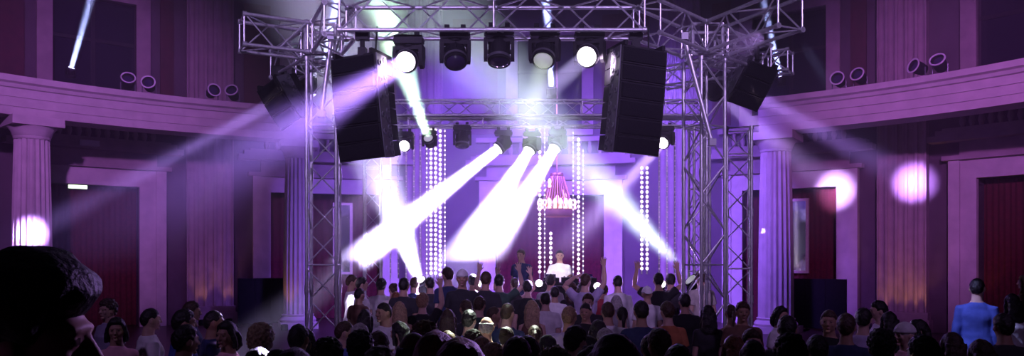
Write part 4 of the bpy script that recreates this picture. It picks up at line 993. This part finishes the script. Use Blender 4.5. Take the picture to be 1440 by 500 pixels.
 (955, 484, 32, 0, m_, 'relax', 'short', 'short', 'black', W, 'dark head above a white shirt at the bottom edge left of the nearer right tower'),
 (963, 412, 23, 0, m_, 'relax', 'short', 'short', 'black', 'black', 'dark-haired man in black just left of the nearer right tower'),
 (986, 379, 20, 20, m_, 'relax', 'short', 'short', 'brown', 'cream', 'tall man in a pale top behind the nearer right tower'),
 (996, 428, 23, 0, f_, 'relax', 'short', 'long', 'black', 'dark', 'dark-haired woman seen through the nearer right tower'),
 # right side
 (1028, 427, 24, 0, f_, 'relax', 'top', 'pony', 'brown', 'tan', 'woman with bare shoulders between the two right towers'),
 (1044, 423, 24, 175, m_, 'relax', 'short', 'short', 'brown', 'brown', 'man with his face towards us below the farther right tower'),
 (1057, 461, 25, 180, m_, 'relax', 'short', 'short', 'brown', 'dark', 'man facing us below the farther right tower, close to the bottom'),
 (1033, 472, 27, 10, f_, 'relax', 'short', 'bob', 'ginger', 'dark', 'reddish head right of the nearer right tower at the bottom'),
 (1060, 479, 52, 0, f_, 'relax', 'short', 'bob', 'black', 'black', 'large dark head at the bottom edge below the farther right tower'),
 (1097, 430, 24, 215, f_, 'relax', 'short', 'bob', 'black', W, 'pale-faced woman in a light top in front of the right-hand column'),
 (1107, 443, 25, -20, m_, 'relax', 'short', 'short', 'black', 'black', 'dark man in front of the pale-faced woman by the right-hand column'),
 (1112, 472, 30, 0, m_, 'relax', 'short', 'curly', 'black', 'dark', 'dark curly head at the bottom below the right-hand column'),
 (1166, 434, 26, 150, m_, 'relax', 'short', 'crop', 'brown', 'black', 'close-cropped man in black looking left before the right black screen'),
 (1190, 440, 27, -25, m_, 'relax', 'short', 'short', 'brown', 'navy', 'man in navy with his back to us before the right edge of the black screen'),
 (1214, 432, 25, -30, m_, 'relax', 'short', 'short', 'black', 'lav', 'dark-haired man between the right black screen and the right pilaster'),
 (1237, 422, 24, 80, m_, 'bent', 'short', 'short', 'black', W, 'dark-haired man facing left under the right pilaster'),
 (1251, 437, 25, 0, f_, 'relax', 'short', 'long', 'black', 'black', 'woman with long black hair under the right pilaster'),
 (1240, 465, 31, -20, m_, 'relax', 'short', 'curly', 'black', 'brown', 'dark curly head at the bottom below the right pilaster'),
 (1274, 452, 22, 100, f_, 'relax', 'short', None, None, 'pink', 'person in a lit white cap right of the pilaster', 0, None, dict(cap='headscarf', capcol=W)),
 (1293, 448, 23, 70, f_, 'relax', 'short', 'long', 'black', 'black', 'woman with long black hair and a brightly lit face, right of the white cap', 0),
 (1374, 390, 27, -35, m_, 'relax', 'long', 'crop', 'black', 'blue', 'big man in a blue-lit shirt walking by the doorway at the right end', 0, None, dict(lg='step')),  # blue light is partly put into the shirt colour
 (1424, 412, 27, 0, f_, 'relax', 'short', 'long', 'black', W, 'dark-haired woman in a light top right of the big man in blue'),
 (1441, 386, 30, 30, f_, 'relax', 'short', 'long', 'light', 'tan', 'light-haired woman cut off by the right edge'),
 (1340, 466, 40, 0, f_, 'relax', 'short', 'long', 'brown', 'dark', 'brown-haired woman with her back to us at the bottom, below the big man in blue'),
 (1381, 478, 34, 0, f_, 'relax', 'short', 'bob', 'brown', 'dark', 'brown head at the bottom edge right of the brown-haired woman below the man in blue'),
 (1300, 470, 27, 20, m_, 'relax', 'short', 'short', 'black', 'dark', 'dark head at the bottom left of the brown-haired woman below the man in blue'),
 (1150, 470, 28, -10, m_, 'relax', 'short', 'short', 'black', 'dark', 'dark head in the shadow at the bottom below the right black screen'),
 (1412, 440, 30, 0, m_, 'relax', 'short', 'short', 'black', 'dark', 'man in dark clothes in front of the dark-haired woman in a light top'),
]
CR.sort(key=lambda t: -t[2])
for t in CR:
    kw = {}
    sk = t[11] if len(t) > 11 else None
    if len(t) > 13: kw = t[13]
    crowd(*t[:11], skin=sk, **kw)
